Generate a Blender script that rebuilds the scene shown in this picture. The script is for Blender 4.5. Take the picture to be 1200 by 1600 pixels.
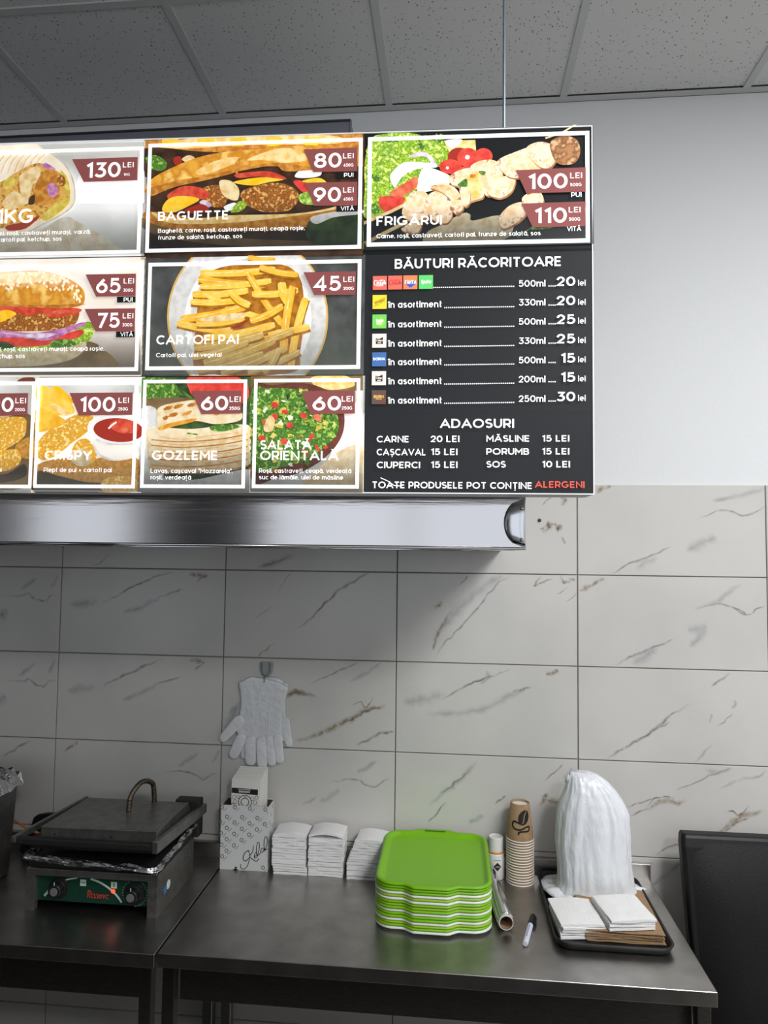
import bpy, math, random
from mathutils import Vector, Matrix, noise

# ------------------------------------------------------------------ clearing
for o in list(bpy.data.objects):
    bpy.data.objects.remove(o, do_unlink=True)
SC = bpy.context.scene
COL = SC.collection
PI = math.pi
random.seed(7)

# ------------------------------------------------------------------ camera
CAM = Vector((1.3855, -2.37467, 1.90766))
FPX = 1090.33
yaw, pitch, roll = 0.09773, 0.05742, 0.01183
cy, sy, cp, sp, cr, sr = math.cos(yaw), math.sin(yaw), math.cos(pitch), math.sin(pitch), math.cos(roll), math.sin(roll)
FW = Vector((-sy * cp, cy * cp, sp))
r0 = Vector((cy, sy, 0)); u0 = r0.cross(FW)
RT = cr * r0 + sr * u0
UP = -sr * r0 + cr * u0
cd = bpy.data.cameras.new('camera')
cam = bpy.data.objects.new('camera', cd)
COL.objects.link(cam)
cam.matrix_world = Matrix(((RT.x, UP.x, -FW.x, CAM.x), (RT.y, UP.y, -FW.y, CAM.y), (RT.z, UP.z, -FW.z, CAM.z), (0, 0, 0, 1)))
cd.sensor_fit = 'VERTICAL'; cd.sensor_height = 24.0; cd.lens = 24.0 * FPX / 1600.0
cd.clip_start = 0.02; cd.clip_end = 100
SC.camera = cam

# ------------------------------------------------------------------ world, light, exposure
w = bpy.data.worlds.new('overcast_sky'); SC.world = w; w.use_nodes = True
bg = w.node_tree.nodes['Background']; bg.inputs[0].default_value = (0.80, 0.88, 1.0, 1); bg.inputs[1].default_value = 1.0
SC.view_settings.view_transform = 'Standard'
try: SC.view_settings.look = 'None'
except Exception: pass
SC.view_settings.exposure = 0.0; SC.view_settings.gamma = 1.0
SC.view_settings.use_curve_mapping = False

def area(name, loc, direction, sx, sz, power, col=(1, 1, 1)):
    l = bpy.data.lights.new(name, 'AREA'); l.shape = 'RECTANGLE'; l.size = sx; l.size_y = sz; l.energy = power; l.color = col
    o = bpy.data.objects.new(name, l); COL.objects.link(o); o.location = loc
    o.rotation_euler = Vector(direction).to_track_quat('-Z', 'Y').to_euler()
    return o
WIN_A = (-0.2, 2.3, 1.0, 2.9)       # daylight opening in the wall behind the camera: x0 x1 z0 z1
FILL_B = (-2.3, -1.25, 1.0, 2.9)  # added glowing opening, only there to brighten the hood's reflection
RX0, RX1, RY0, CEIL = -2.4, 4.7, -4.9, 3.4716
for wn, pw in ((WIN_A, 7.6), (FILL_B, 2.6)):
    area('daylight_window', ((wn[0] + wn[1]) / 2, RY0 - 0.02, (wn[2] + wn[3]) / 2), (0, 1, 0), wn[1] - wn[0], wn[3] - wn[2], pw, (0.93, 0.96, 1.0))
for lx, ly, wx, pw in ((2.956, -2.037, 1.17, 84), (2.656, -3.837, .57, 54)):     # lit ceiling panels in the grid, in front and to the right
    area('ceiling_light_panel', (lx, ly, CEIL - 0.004), (0, 0, -1), wx, 0.57, pw, (0.98, 0.99, 1.0))
PRINT_EMIT = 0.47                  # the menu board is a backlit light box

# ------------------------------------------------------------------ materials
def L(c):
    return tuple(((x / 255.0) / 12.92 if x <= 10 else (((x / 255.0) + 0.055) / 1.055) ** 2.4) for x in c[:3]) + (1.0,)
MATS = {}
def mat(name, col, rough=0.5, metal=0.0, mottle=None, bump=None, emit=0.0, alpha=1.0, spec=0.5, aniso=0.0, trans=0.0, coat=0.0, stretch=None, sheen=0.0):
    """procedural principled material; col sRGB 0-255; mottle=(col2, scale, lo, hi); bump=(scale, strength[, detail])"""
    if name in MATS: return MATS[name]
    m = bpy.data.materials.new(name); m.use_nodes = True; nt = m.node_tree; N = nt.nodes; K = nt.links
    b = N['Principled BSDF']
    b.inputs['Base Color'].default_value = L(col); b.inputs['Roughness'].default_value = rough; b.inputs['Metallic'].default_value = metal
    b.inputs['Specular IOR Level'].default_value = spec; b.inputs['Alpha'].default_value = alpha
    b.inputs['Anisotropic'].default_value = aniso; b.inputs['Transmission Weight'].default_value = trans; b.inputs['Coat Weight'].default_value = coat
    tc = None
    def coord():
        nonlocal tc
        if tc is None:
            t = N.new('ShaderNodeTexCoord'); mp = N.new('ShaderNodeMapping')
            if stretch: mp.inputs['Scale'].default_value = stretch
            K.new(t.outputs['Object'], mp.inputs['Vector']); tc = mp.outputs['Vector']
        return tc
    if mottle:
        c2, sc, lo, hi = mottle[:4]
        n = N.new('ShaderNodeTexNoise'); n.inputs['Scale'].default_value = sc; n.inputs['Detail'].default_value = 5.0
        K.new(coord(), n.inputs['Vector'])
        r = N.new('ShaderNodeValToRGB'); e = r.color_ramp.elements
        e[0].position = lo; e[0].color = L(col); e[1].position = hi; e[1].color = L(c2)
        if len(mottle) > 4:
            x = e.new((lo + hi) / 2); x.color = L(mottle[4])
        K.new(n.outputs['Fac'], r.inputs['Fac']); K.new(r.outputs['Color'], b.inputs['Base Color'])
        if emit: K.new(r.outputs['Color'], b.inputs['Emission Color'])
    elif emit:
        b.inputs['Emission Color'].default_value = L(col)
    b.inputs['Emission Strength'].default_value = emit
    if bump:
        n = N.new('ShaderNodeTexNoise'); n.inputs['Scale'].default_value = bump[0]; n.inputs['Detail'].default_value = bump[2] if len(bump) > 2 else 4.0
        K.new(coord(), n.inputs['Vector'])
        bp = N.new('ShaderNodeBump'); bp.inputs['Strength'].default_value = bump[1]; bp.inputs['Distance'].default_value = bump[3] if len(bump) > 3 else 0.01
        K.new(n.outputs['Fac'], bp.inputs['Height']); K.new(bp.outputs['Normal'], b.inputs['Normal'])
    MATS[name] = m
    return m
def pm(name, col, col2=None, scale=120, lo=0.4, hi=0.62, mid=None, k=1.0):
    """ink of the backlit print"""
    mt = None
    if col2: mt = (col2, scale, lo, hi) + ((mid,) if mid else ())
    return mat('print_' + name, col, rough=0.42, mottle=mt, emit=PRINT_EMIT * k, spec=0.16)

def vein_material(name, col, strength, sx, contrast):
    m = bpy.data.materials.new(name); m.use_nodes = True; nt = m.node_tree; N = nt.nodes; K = nt.links
    b = N['Principled BSDF']; b.inputs['Base Color'].default_value = L(col); b.inputs['Roughness'].default_value = 0.22
    uv = N.new('ShaderNodeTexCoord'); sep = N.new('ShaderNodeSeparateXYZ'); K.new(uv.outputs['UV'], sep.inputs[0])
    a = N.new('ShaderNodeMath'); a.operation = 'PINGPONG'; a.inputs[1].default_value = 0.5; K.new(sep.outputs['Y'], a.inputs[0])
    a2 = N.new('ShaderNodeMath'); a2.operation = 'MULTIPLY'; a2.inputs[1].default_value = 2.0; K.new(a.outputs[0], a2.inputs[0])
    pw = N.new('ShaderNodeMath'); pw.operation = 'POWER'; pw.inputs[1].default_value = 1.4; K.new(a2.outputs[0], pw.inputs[0])
    n = N.new('ShaderNodeTexNoise'); n.inputs['Scale'].default_value = sx; n.inputs['Detail'].default_value = 6.0; K.new(uv.outputs['Object'], n.inputs['Vector'])
    r = N.new('ShaderNodeMapRange'); r.inputs[1].default_value = 0.5 - contrast; r.inputs[2].default_value = 0.5 + contrast; K.new(n.outputs['Fac'], r.inputs[0])
    e = N.new('ShaderNodeMath'); e.operation = 'PINGPONG'; e.inputs[1].default_value = 0.5; K.new(sep.outputs['X'], e.inputs[0])
    e2 = N.new('ShaderNodeMath'); e2.operation = 'MULTIPLY'; e2.inputs[1].default_value = 5.0; e2.use_clamp = True; K.new(e.outputs[0], e2.inputs[0])
    m1 = N.new('ShaderNodeMath'); m1.operation = 'MULTIPLY'; K.new(pw.outputs[0], m1.inputs[0]); K.new(r.outputs[0], m1.inputs[1])
    m3 = N.new('ShaderNodeMath'); m3.operation = 'MULTIPLY'; K.new(m1.outputs[0], m3.inputs[0]); K.new(e2.outputs[0], m3.inputs[1])
    m2 = N.new('ShaderNodeMath'); m2.operation = 'MULTIPLY'; m2.inputs[1].default_value = strength; m2.use_clamp = True; K.new(m3.outputs[0], m2.inputs[0])
    K.new(m2.outputs[0], b.inputs['Alpha'])
    return m
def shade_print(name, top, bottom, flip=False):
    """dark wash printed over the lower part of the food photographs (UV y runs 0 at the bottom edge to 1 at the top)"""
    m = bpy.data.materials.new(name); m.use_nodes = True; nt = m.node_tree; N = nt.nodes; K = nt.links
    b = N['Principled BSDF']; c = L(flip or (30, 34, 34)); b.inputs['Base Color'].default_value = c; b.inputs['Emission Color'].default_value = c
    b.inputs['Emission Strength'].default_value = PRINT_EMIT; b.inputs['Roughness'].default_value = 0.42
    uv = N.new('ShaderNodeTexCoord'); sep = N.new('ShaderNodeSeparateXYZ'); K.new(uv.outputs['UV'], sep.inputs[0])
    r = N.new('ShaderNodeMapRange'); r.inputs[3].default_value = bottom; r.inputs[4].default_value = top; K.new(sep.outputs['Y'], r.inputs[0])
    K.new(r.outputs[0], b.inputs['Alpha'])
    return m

# ------------------------------------------------------------------ mesh builder
class MB:
    def __init__(s): s.v = []; s.f = []; s.m = []; s.uv = {}
    def vert(s, p): s.v.append(tuple(p)); return len(s.v) - 1
    def face(s, idx, m=0, uv=None):
        s.f.append(tuple(idx)); s.m.append(m)
        if uv: s.uv[len(s.f) - 1] = uv
    def poly(s, pts, m=0, uv=None):
        s.face([s.vert(p) for p in pts], m, uv)
    def box(s, x0, x1, y0, y1, z0, z1, m=0):
        i = [s.vert(p) for p in ((x0, y0, z0), (x1, y0, z0), (x1, y1, z0), (x0, y1, z0), (x0, y0, z1), (x1, y0, z1), (x1, y1, z1), (x0, y1, z1))]
        for q in ((0, 3, 2, 1), (4, 5, 6, 7), (0, 1, 5, 4), (1, 2, 6, 5), (2, 3, 7, 6), (3, 0, 4, 7)): s.face([i[k] for k in q], m)
    def loft(s, rings, m=0, cap0=True, cap1=True, closed=True, ms=None):
        idx = [[s.vert(p) for p in r] for r in rings]
        n = len(rings[0])
        for k in range(len(rings) - 1):
            a, b = idx[k], idx[k + 1]
            for j in range(n if closed else n - 1):
                s.face((a[j], a[(j + 1) % n], b[(j + 1) % n], b[j]), ms[k] if ms else m)
        if cap0: s.face(list(reversed(idx[0])), ms[0] if ms else m)
        if cap1: s.face(idx[-1], ms[-1] if ms else m)
        return idx
    def lathe(s, prof, n=32, c=(0, 0, 0), m=0, ms=None, cap0=True, cap1=True):
        rings = [[(c[0] + r * math.cos(2 * PI * j / n), c[1] + r * math.sin(2 * PI * j / n), c[2] + z) for j in range(n)] for r, z in prof]
        s.loft(rings, m, cap0, cap1, True, ms)
    def tube(s, pts, r, n=10, m=0, caps=True):
        pts = [Vector(p) for p in pts]; rings = []; prev = None
        for i, p in enumerate(pts):
            t = (pts[min(i + 1, len(pts) - 1)] - pts[max(i - 1, 0)]).normalized()
            if prev is None:
                a = Vector((0, 0, 1)) if abs(t.z) < 0.9 else Vector((1, 0, 0)); u = t.cross(a).normalized()
            else:
                u = (prev - t * prev.dot(t)).normalized()
            prev = u; v = t.cross(u)
            rr = r[i] if isinstance(r, (list, tuple)) else r
            rings.append([p + rr * (math.cos(2 * PI * j / n) * u + math.sin(2 * PI * j / n) * v) for j in range(n)])
        s.loft(rings, m, caps, caps)
    def build(s, name, mats, parent=None, smooth=False, bevel=0.0, seg=2, rel=False, solid=0.0, sub=0, auto=True):
        off = Vector((0, 0, 0))
        if rel and parent is not None: off = Vector(parent.location)
        me = bpy.data.meshes.new(name)
        me.from_pydata([tuple(Vector(p) - off) for p in s.v], [], s.f)
        if not isinstance(mats, (list, tuple)): mats = [mats]
        for x in mats: me.materials.append(x)
        for p, k in zip(me.polygons, s.m): p.material_index = k; p.use_smooth = smooth
        if s.uv:
            lay = me.uv_layers.new(name='UVMap')
            for fi, uvs in s.uv.items():
                for li, q in zip(me.polygons[fi].loop_indices, uvs): lay.data[li].uv = q
        me.update()
        o = bpy.data.objects.new(name, me); COL.objects.link(o)
        if parent is not None: o.parent = parent
        if solid:
            d = o.modifiers.new('solidify', 'SOLIDIFY'); d.thickness = solid; d.offset = 0
        if bevel:
            d = o.modifiers.new('bevel', 'BEVEL'); d.width = bevel; d.segments = seg; d.limit_method = 'ANGLE'; d.angle_limit = math.radians(40)
        if sub:
            d = o.modifiers.new('subsurf', 'SUBSURF'); d.levels = sub; d.render_levels = sub
        return o

def tag(o, label=None, cat=None, group=None, kind=None):
    if label: o['label'] = label
    if cat: o['category'] = cat
    if group: o['group'] = group
    if kind: o['kind'] = kind
    return o
def thing(name, label, cat, loc=(0, 0, 0), rz=0.0, group=None):
    o = bpy.data.objects.new(name, None); COL.objects.link(o); o.empty_display_size = 0.05
    o.location = loc; o.rotation_euler = (0, 0, rz)
    return tag(o, label, cat, group)
def copy_thing(root, loc, rz, label, group=None):
    r = root.copy(); COL.objects.link(r); r.location = loc; r.rotation_euler = (0, 0, rz); r['label'] = label
    if group: r['group'] = group
    for ch in list(root.children):
        c = ch.copy(); COL.objects.link(c); c.parent = r
        for g in list(ch.children):
            d = g.copy(); COL.objects.link(d); d.parent = c
    return r
def arc(cx, cy_, rx, ry, a0, a1, n=12):
    return [(cx + rx * math.cos(math.radians(a0 + (a1 - a0) * i / n)), cy_ + ry * math.sin(math.radians(a0 + (a1 - a0) * i / n))) for i in range(n + 1)]
def smooth_closed(p, k=5):
    out = []; n = len(p)
    for i in range(n):
        a, b, c, d = p[(i - 1) % n], p[i], p[(i + 1) % n], p[(i + 2) % n]
        for j in range(k):
            t = j / k
            out.append(tuple(0.5 * (2 * b[q] + (c[q] - a[q]) * t + (2 * a[q] - 5 * b[q] + 4 * c[q] - d[q]) * t * t + (3 * b[q] - a[q] - 3 * c[q] + d[q]) * t ** 3) for q in range(len(b))))
    return out
def smooth_open(p, k=5):
    q = [p[0]] + list(p) + [p[-1]]; out = []
    for i in range(1, len(q) - 2):
        a, b, c, d = q[i - 1], q[i], q[i + 1], q[i + 2]
        for j in range(k):
            t = j / k
            out.append(tuple(0.5 * (2 * b[s] + (c[s] - a[s]) * t + (2 * a[s] - 5 * b[s] + 4 * c[s] - d[s]) * t * t + (3 * b[s] - a[s] - 3 * c[s] + d[s]) * t ** 3) for s in range(len(b))))
    out.append(tuple(p[-1]))
    return out
def ribbon(pts, w, closed=False):
    """quads of a constant (or per-point) width line in 2D"""
    n = len(pts); quads = []; Lf = []; Rg = []
    for i in range(n):
        if closed: a, b, c = pts[(i - 1) % n], pts[i], pts[(i + 1) % n]
        else: a, b, c = pts[max(i - 1, 0)], pts[i], pts[min(i + 1, n - 1)]
        d1 = Vector((b[0] - a[0], b[1] - a[1])); d2 = Vector((c[0] - b[0], c[1] - b[1]))
        if d1.length < 1e-9: d1 = d2.copy()
        if d2.length < 1e-9: d2 = d1.copy()
        d1.normalize(); d2.normalize()
        n1 = Vector((-d1.y, d1.x)); n2 = Vector((-d2.y, d2.x)); mt = n1 + n2
        if mt.length < 1e-6: mt = n1.copy()
        mt.normalize(); k = min(1.0 / max(mt.dot(n1), 0.35), 1.9)
        h = (w[i] if isinstance(w, (list, tuple)) else w) / 2
        Lf.append((b[0] + mt.x * h * k, b[1] + mt.y * h * k)); Rg.append((b[0] - mt.x * h * k, b[1] - mt.y * h * k))
    for i in range(n if closed else n - 1):
        j = (i + 1) % n
        quads.append((Lf[i], Rg[i], Rg[j], Lf[j]))
    return quads

# ------------------------------------------------------------------ geometric sans lettering (strokes)
O_ = arc(.5, .5, .5, .5, 90, 450, 26); o_ = arc(.5, .35, .5, .35, 90, 450, 20)
S_ = arc(.5, .76, .46, .24, 35, 270, 12) + arc(.5, .26, .5, .26, 90, -145, 12)
GL = {
 'A': (.80, [[(0, 0), (.5, 1), (1, 0)], [(.17, .3), (.83, .3)]]),
 'B': (.56, [[(0, 0), (0, 1), (.55, 1)] + arc(.58, .77, .36, .23, 90, -90, 8) + [(0, .54)], [(.58, .54)] + arc(.62, .27, .38, .27, 90, -90, 8) + [(0, 0)]]),
 'C': (.70, [arc(.59, .5, .59, .5, 46, 314, 20)]),
 'D': (.68, [[(0, 0), (0, 1), (.4, 1)] + arc(.4, .5, .6, .5, 90, -90, 14) + [(0, 0)]]),
 'E': (.50, [[(1, 1), (0, 1), (0, 0), (1, 0)], [(0, .51), (.9, .51)]]),
 'F': (.48, [[(1, 1), (0, 1), (0, 0)], [(0, .49), (.9, .49)]]),
 'G': (.82, [arc(.5, .5, .5, .5, 48, 322, 20) + [(.93, .44), (.55, .44)]]),
 'H': (.64, [[(0, 0), (0, 1)], [(1, 0), (1, 1)], [(0, .5), (1, .5)]]),
 'I': (0, [[(0, 0), (0, 1)]]),
 'K': (.62, [[(0, 0), (0, 1)], [(1, 1), (.05, .42)], [(.33, .6), (1, 0)]]),
 'L': (.46, [[(0, 1), (0, 0), (1, 0)]]),
 'M': (.78, [[(0, 0), (0, 1), (.5, .32), (1, 1), (1, 0)]]),
 'N': (.66, [[(0, 0), (0, 1), (1, 0), (1, 1)]]),
 'O': (.88, [O_]),
 'P': (.54, [[(0, 0), (0, 1), (.55, 1)] + arc(.6, .68, .4, .32, 90, -90, 10) + [(0, .36)]]),
 'R': (.56, [[(0, 0), (0, 1), (.55, 1)] + arc(.6, .69, .4, .31, 90, -90, 10) + [(0, .38)], [(.55, .38), (1, 0)]]),
 'S': (.54, [S_]),
 'T': (.62, [[(0, 1), (1, 1)], [(.5, 1), (.5, 0)]]),
 'U': (.62, [[(0, 1), (0, .4)] + arc(.5, .4, .5, .4, 180, 360, 12) + [(1, 1)]]),
 'V': (.76, [[(0, 1), (.5, 0), (1, 1)]]),
 'W': (1.1, [[(0, 1), (.25, 0), (.5, .9), (.75, 0), (1, 1)]]),
 'Y': (.70, [[(0, 1), (.5, .45), (1, 1)], [(.5, .45), (.5, 0)]]),
 'Z': (.58, [[(0, 1), (1, 1), (0, 0), (1, 0)]]),
 'a': (.50, [o_, [(1, .7), (1, 0)]]), 'b': (.50, [o_, [(0, 1.02), (0, 0)]]),
 'c': (.42, [arc(.6, .35, .6, .35, 48, 312, 14)]), 'd': (.50, [o_, [(1, 1.02), (1, 0)]]),
 'e': (.50, [[(0, .36), (1, .36)] + arc(.5, .35, .5, .35, 0, 308, 16)]),
 'f': (.26, [[(.4, 0), (.4, .8)] + arc(.95, .8, .55, .2, 180, 90, 6), [(0, .66), (1, .66)]]),
 'g': (.50, [o_, [(1, .7), (1, -.05)] + arc(.5, -.05, .5, .22, 0, -140, 9)]),
 'h': (.46, [[(0, 0), (0, 1.02)], [(0, .36)] + arc(.5, .38, .5, .32, 180, 0, 10) + [(1, 0)]]),
 'i': (0, [[(0, 0), (0, .7)], [(0, .91), (0, 1.0)]]),
 'k': (.44, [[(0, 0), (0, 1.02)], [(1, .7), (.1, .3)], [(.4, .43), (1, 0)]]),
 'l': (0, [[(0, 0), (0, 1.02)]]),
 'm': (.82, [[(0, 0), (0, .7)], [(0, .4)] + arc(.25, .44, .25, .26, 180, 0, 8) + [(.5, 0)], [(.5, .4)] + arc(.75, .44, .25, .26, 180, 0, 8) + [(1, 0)]]),
 'n': (.46, [[(0, 0), (0, .7)], [(0, .36)] + arc(.5, .38, .5, .32, 180, 0, 10) + [(1, 0)]]),
 'o': (.52, [o_]), 'p': (.50, [o_, [(0, .7), (0, -.28)]]),
 'r': (.20, [[(0, 0), (0, .7)], [(0, .3)] + arc(.9, .3, .9, .4, 180, 95, 7)]),
 's': (.38, [[(x, y * .7) for x, y in S_]]),
 't': (.25, [[(.34, .95), (.34, .2)] + arc(.82, .2, .48, .2, 180, 280, 6), [(0, .68), (1, .68)]]),
 'u': (.46, [[(0, .7), (0, .32)] + arc(.5, .32, .5, .32, 180, 360, 10), [(1, .7), (1, 0)]]),
 'v': (.48, [[(0, .7), (.5, 0), (1, .7)]]), 'w': (.74, [[(0, .7), (.25, 0), (.5, .6), (.75, 0), (1, .7)]]),
 'z': (.42, [[(0, .7), (1, .7), (0, 0), (1, 0)]]),
 'y': (.48, [[(0, .7), (.5, 0)], [(1, .7), (.35, -.28)]]),
 '0': (.58, [O_]), '1': (.24, [[(0, .82), (1, 1), (1, 0)]]),
 '2': (.50, [arc(.5, .7, .48, .3, 165, -35, 12) + [(.02, 0), (1.02, 0)]]),
 '3': (.52, [[(.05, 1), (.95, 1), (.48, .6)] + arc(.45, .3, .55, .3, 85, -150, 12)]),
 '4': (.62, [[(.72, 0), (.72, 1), (0, .26), (1.05, .26)]]),
 '5': (.52, [[(.92, 1), (.16, 1), (.08, .53)] + arc(.45, .33, .55, .33, 128, -150, 14)]),
 '6': (.54, [arc(.5, .32, .5, .32, 90, 450, 18), [(.74, 1), (.08, .5)]]),
 '7': (.54, [[(0, 1), (1, 1), (.35, 0)]]),
 '8': (.54, [arc(.5, .77, .42, .23, 90, 450, 16), arc(.5, .27, .5, .27, 90, 450, 16)]),
 '9': (.54, [arc(.5, .68, .5, .32, 90, 450, 18), [(.26, 0), (.92, .5)]]),
 '.': (0, [[(0, -.03), (0, .06)]]), ',': (0, [[(0.02, .05), (-.08, -.14)]]), '+': (.45, [[(0, .36), (1, .36)], [(.5, .1), (.5, .62)]]),
 '(': (.12, [arc(1.4, .45, 1.4, .65, 130, 230, 8)]), ')': (.12, [arc(-.4, .45, 1.4, .65, 50, -50, 8)]),
 '"': (.16, [[(0, 1), (0, .8)], [(1, 1), (1, .8)]]), '-': (.3, [[(0, .36), (1, .36)]]), ' ': (.12, []),
}
def letters(s, t=0.17, gap=0.11):
    """(quads in cap-height units, total width); t = stroke width"""
    h = t / 2; x = 0.0; quads = []
    base = {'Ă': 'A', 'ă': 'a', 'Ș': 'S', 'ș': 's', 'Ț': 'T', 'ț': 't', 'î': 'i', 'â': 'a'}
    for ch in s:
        b = base.get(ch, ch)
        wd, st = GL[b]; tt = t
        mp = lambda p: (x + h + p[0] * (wd if wd else 1), h + p[1] * (1 - 2 * h))
        for k, line in enumerate(st):
            if ch == 'î' and k == 1: continue
            pl = [mp(p) for p in line]
            closed = len(pl) > 4 and (Vector(pl[0]) - Vector(pl[-1])).length < 1e-4
            if closed: pl = pl[:-1]
            if not closed and len(pl) == 2 and b not in '.':   # butt caps reach the cap line
                d = (Vector(pl[1]) - Vector(pl[0])).normalized()
                e = h * 0.98
                a0 = Vector(pl[0]) - d * e; a1 = Vector(pl[1]) + d * e
                if abs(d.y) > 0.95 or abs(d.x) > 0.98: pl = [tuple(a0), tuple(a1)] if abs(d.y) > 0.95 else pl
            elif not closed:
                for end in (0, -1):
                    q = pl[1] if end == 0 else pl[-2]
                    d = (Vector(pl[end]) - Vector(q)).normalized()
                    if abs(d.y) > 0.8: pl[end] = tuple(Vector(pl[end]) + d * h * 0.98)
            quads += ribbon(pl, tt, closed)
        cx = x + h + wd / 2
        top = 1.0 if ch.isupper() else .72
        if ch in 'Ăă': quads += ribbon(arc(cx, top + .22, .17, .13, 195, 345, 8), t * .75)
        if ch in 'îâ': quads += ribbon([(cx - .17, top + .09), (cx, top + .24), (cx + .17, top + .09)], t * .75)
        if ch in 'ȘșȚț':
            c2 = cx if ch != 'ț' else x + h + wd * .7
            quads += ribbon([(c2 + .04, -.08), (c2 - .05, -.27)], t * .8)
        x += wd + t + gap - (.06 if ch == 'r' else 0)
    return quads, x - gap

# ------------------------------------------------------------------ common materials
M_TILE = mat('glazed_marble_tile', (206, 203, 198), rough=0.24, mottle=((192, 190, 187), 2.2, 0.45, 0.75), spec=0.45)
M_GROUT = mat('dark_grout', (116, 107, 95), rough=0.9)
M_PAINT = mat('white_wall_paint', (226, 227, 228), rough=0.85, bump=(90, 0.06))
M_STEEL = mat('brushed_steel', (150, 149, 147), rough=0.30, metal=1.0, mottle=((128, 127, 125), 60, 0.3, 0.7), stretch=(1, 8, 8), aniso=0.5)
M_STEEL_TOP = mat('worn_steel_top', (184, 181, 178), rough=0.33, metal=1.0, mottle=((158, 155, 151), 14, 0.3, 0.75), bump=(320, 0.05))
M_HOOD = mat('polished_steel', (186, 183, 182), rough=0.13, metal=1.0, stretch=(0.6, 6, 14), bump=(7, 0.05), aniso=0.3)
M_DKSTEEL = mat('dark_galvanised_steel', (118, 120, 130), rough=0.5, metal=0.45)
M_CHROME = mat('chrome', (190, 190, 192), rough=0.10, metal=1.0)
M_BLACKP = mat('black_plastic', (20, 20, 21), rough=0.42)
M_WHITEPAPER = mat('white_paper', (232, 231, 230), rough=0.9, bump=(160, 0.12))
M_KRAFT = mat('kraft_paper', (160, 130, 96), rough=0.85, mottle=((146, 117, 85), 90, 0.35, 0.7))
M_INK = mat('black_ink', (22, 20, 20), rough=0.6)
M_FLOOR = mat('floor_tile', (120, 115, 108), rough=0.4, mottle=((104, 100, 95), 6, 0.35, 0.7))
M_DARK = mat('dark_void', (18, 18, 18), rough=0.9)

def holes_material():
    m = mat('mineral_fibre_tile', (214, 214, 211), rough=0.95)
    nt = m.node_tree; N = nt.nodes; K = nt.links; b = N['Principled BSDF']
    t = N.new('ShaderNodeTexCoord'); mp = N.new('ShaderNodeMapping'); mp.inputs['Scale'].default_value = (1.0, 0.62, 0.0)
    nz = N.new('ShaderNodeTexNoise'); nz.inputs['Scale'].default_value = 180; K.new(t.outputs['Object'], nz.inputs['Vector'])
    mx = N.new('ShaderNodeMixRGB'); mx.blend_type = 'ADD'; mx.inputs[0].default_value = 0.006
    K.new(t.outputs['Object'], mp.inputs['Vector']); K.new(mp.outputs['Vector'], mx.inputs[1]); K.new(nz.outputs['Color'], mx.inputs[2])
    v = N.new('ShaderNodeTexVoronoi'); v.inputs['Scale'].default_value = 92; v.inputs['Randomness'].default_value = 1.0
    K.new(mx.outputs['Color'], v.inputs['Vector'])
    r = N.new('ShaderNodeValToRGB'); e = r.color_ramp.elements
    e[0].position = 0.12; e[0].color = L((90, 88, 85)); e[1].position = 0.19; e[1].color = L((214, 214, 211))
    K.new(v.outputs['Distance'], r.inputs['Fac']); K.new(r.outputs['Color'], b.inputs['Base Color'])
    return m
M_CEIL = holes_material()
M_TBAR = mat('painted_ceiling_grid', (196, 197, 195), rough=0.6)

# ================================================================== SETTING
def structure(mb, name, m, **k):
    o = mb.build(name, m, **k); o['kind'] = 'structure'; return o
mb = MB(); mb.box(RX0, RX1, RY0, 0.30, -0.1, 0.0); structure(mb, 'floor', M_FLOOR)
mb = MB(); mb.box(RX0, RX1, 0.006, 0.3, 0.0, 3.75); structure(mb, 'wall_back', M_PAINT)
mb = MB(); mb.box(RX0 - 0.3, RX0, RY0 - 0.3, 0.3, 0, 3.75); structure(mb, 'wall_left', mat('grey_wall_paint', (150, 150, 152), rough=0.85))
mb = MB()
cuts = [(RX0, 0, None), (FILL_B[0], 1, FILL_B), (FILL_B[1], 0, None), (WIN_A[0], 1, WIN_A), (WIN_A[1], 0, None), (RX1, 0, None)]
for k in range(5):
    xa, xb, wn = cuts[k][0], cuts[k + 1][0], cuts[k][2]
    for (za, zb) in (((0, wn[2]), (wn[3], 3.75)) if wn else ((0, 3.75),)): mb.box(xa, xb, RY0 - .25, RY0, za, zb)
structure(mb, 'wall_front', M_PAINT)
mb = MB(); mb.box(RX1, RX1 + .25, RY0 - .25, .3, 0, 3.75); structure(mb, 'wall_right', M_PAINT)
M_FRAME = mat('white_window_frame', (228, 229, 230), rough=0.4)
for k, (x0, x1, z0, z1) in enumerate((WIN_A, FILL_B)):
    mb = MB()
    for (a, b, c, d) in ((x0, x1, z0, z0 + .06), (x0, x1, z1 - .06, z1), (x0, x0 + .06, z0, z1), (x1 - .06, x1, z0, z1)) + ((((x0 + x1) / 2 - .03, (x0 + x1) / 2 + .03, z0, z1),) if k == 0 else ()):
        mb.box(a, b, RY0 - .01, RY0 + .03, c, d)
    structure(mb, 'window_%d' % (k + 1), M_FRAME, bevel=.004)  # second frame surrounds the added fill opening
mb = MB(); mb.box(-0.98, -0.24, RY0, RY0 + .04, 0, 2.5)
structure(mb, 'door_1', mat('dark_door', (26, 27, 32), rough=0.5), bevel=.005)

# unseen counter, added to keep low light off the space under the tables
def light_blocking_counter():
    t = thing('service_counter', 'dark service counter in front of the steel tables', 'counter', (0.2, -1.95, 0))
    mb = MB(); mb.box(-2.2, 2.55, -2.2, -1.72, 0, 1.22); mb.build('counter_body', mat('dark_counter_laminate', (52, 50, 50), rough=.5), t, rel=True, bevel=.004)
    mb = MB(); mb.box(-2.22, 2.58, -2.24, -1.68, 1.22, 1.25); mb.build('counter_slab', mat('dark_counter_stone', (44, 43, 44), rough=.3), t, rel=True, bevel=.004)
light_blocking_counter()

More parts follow.
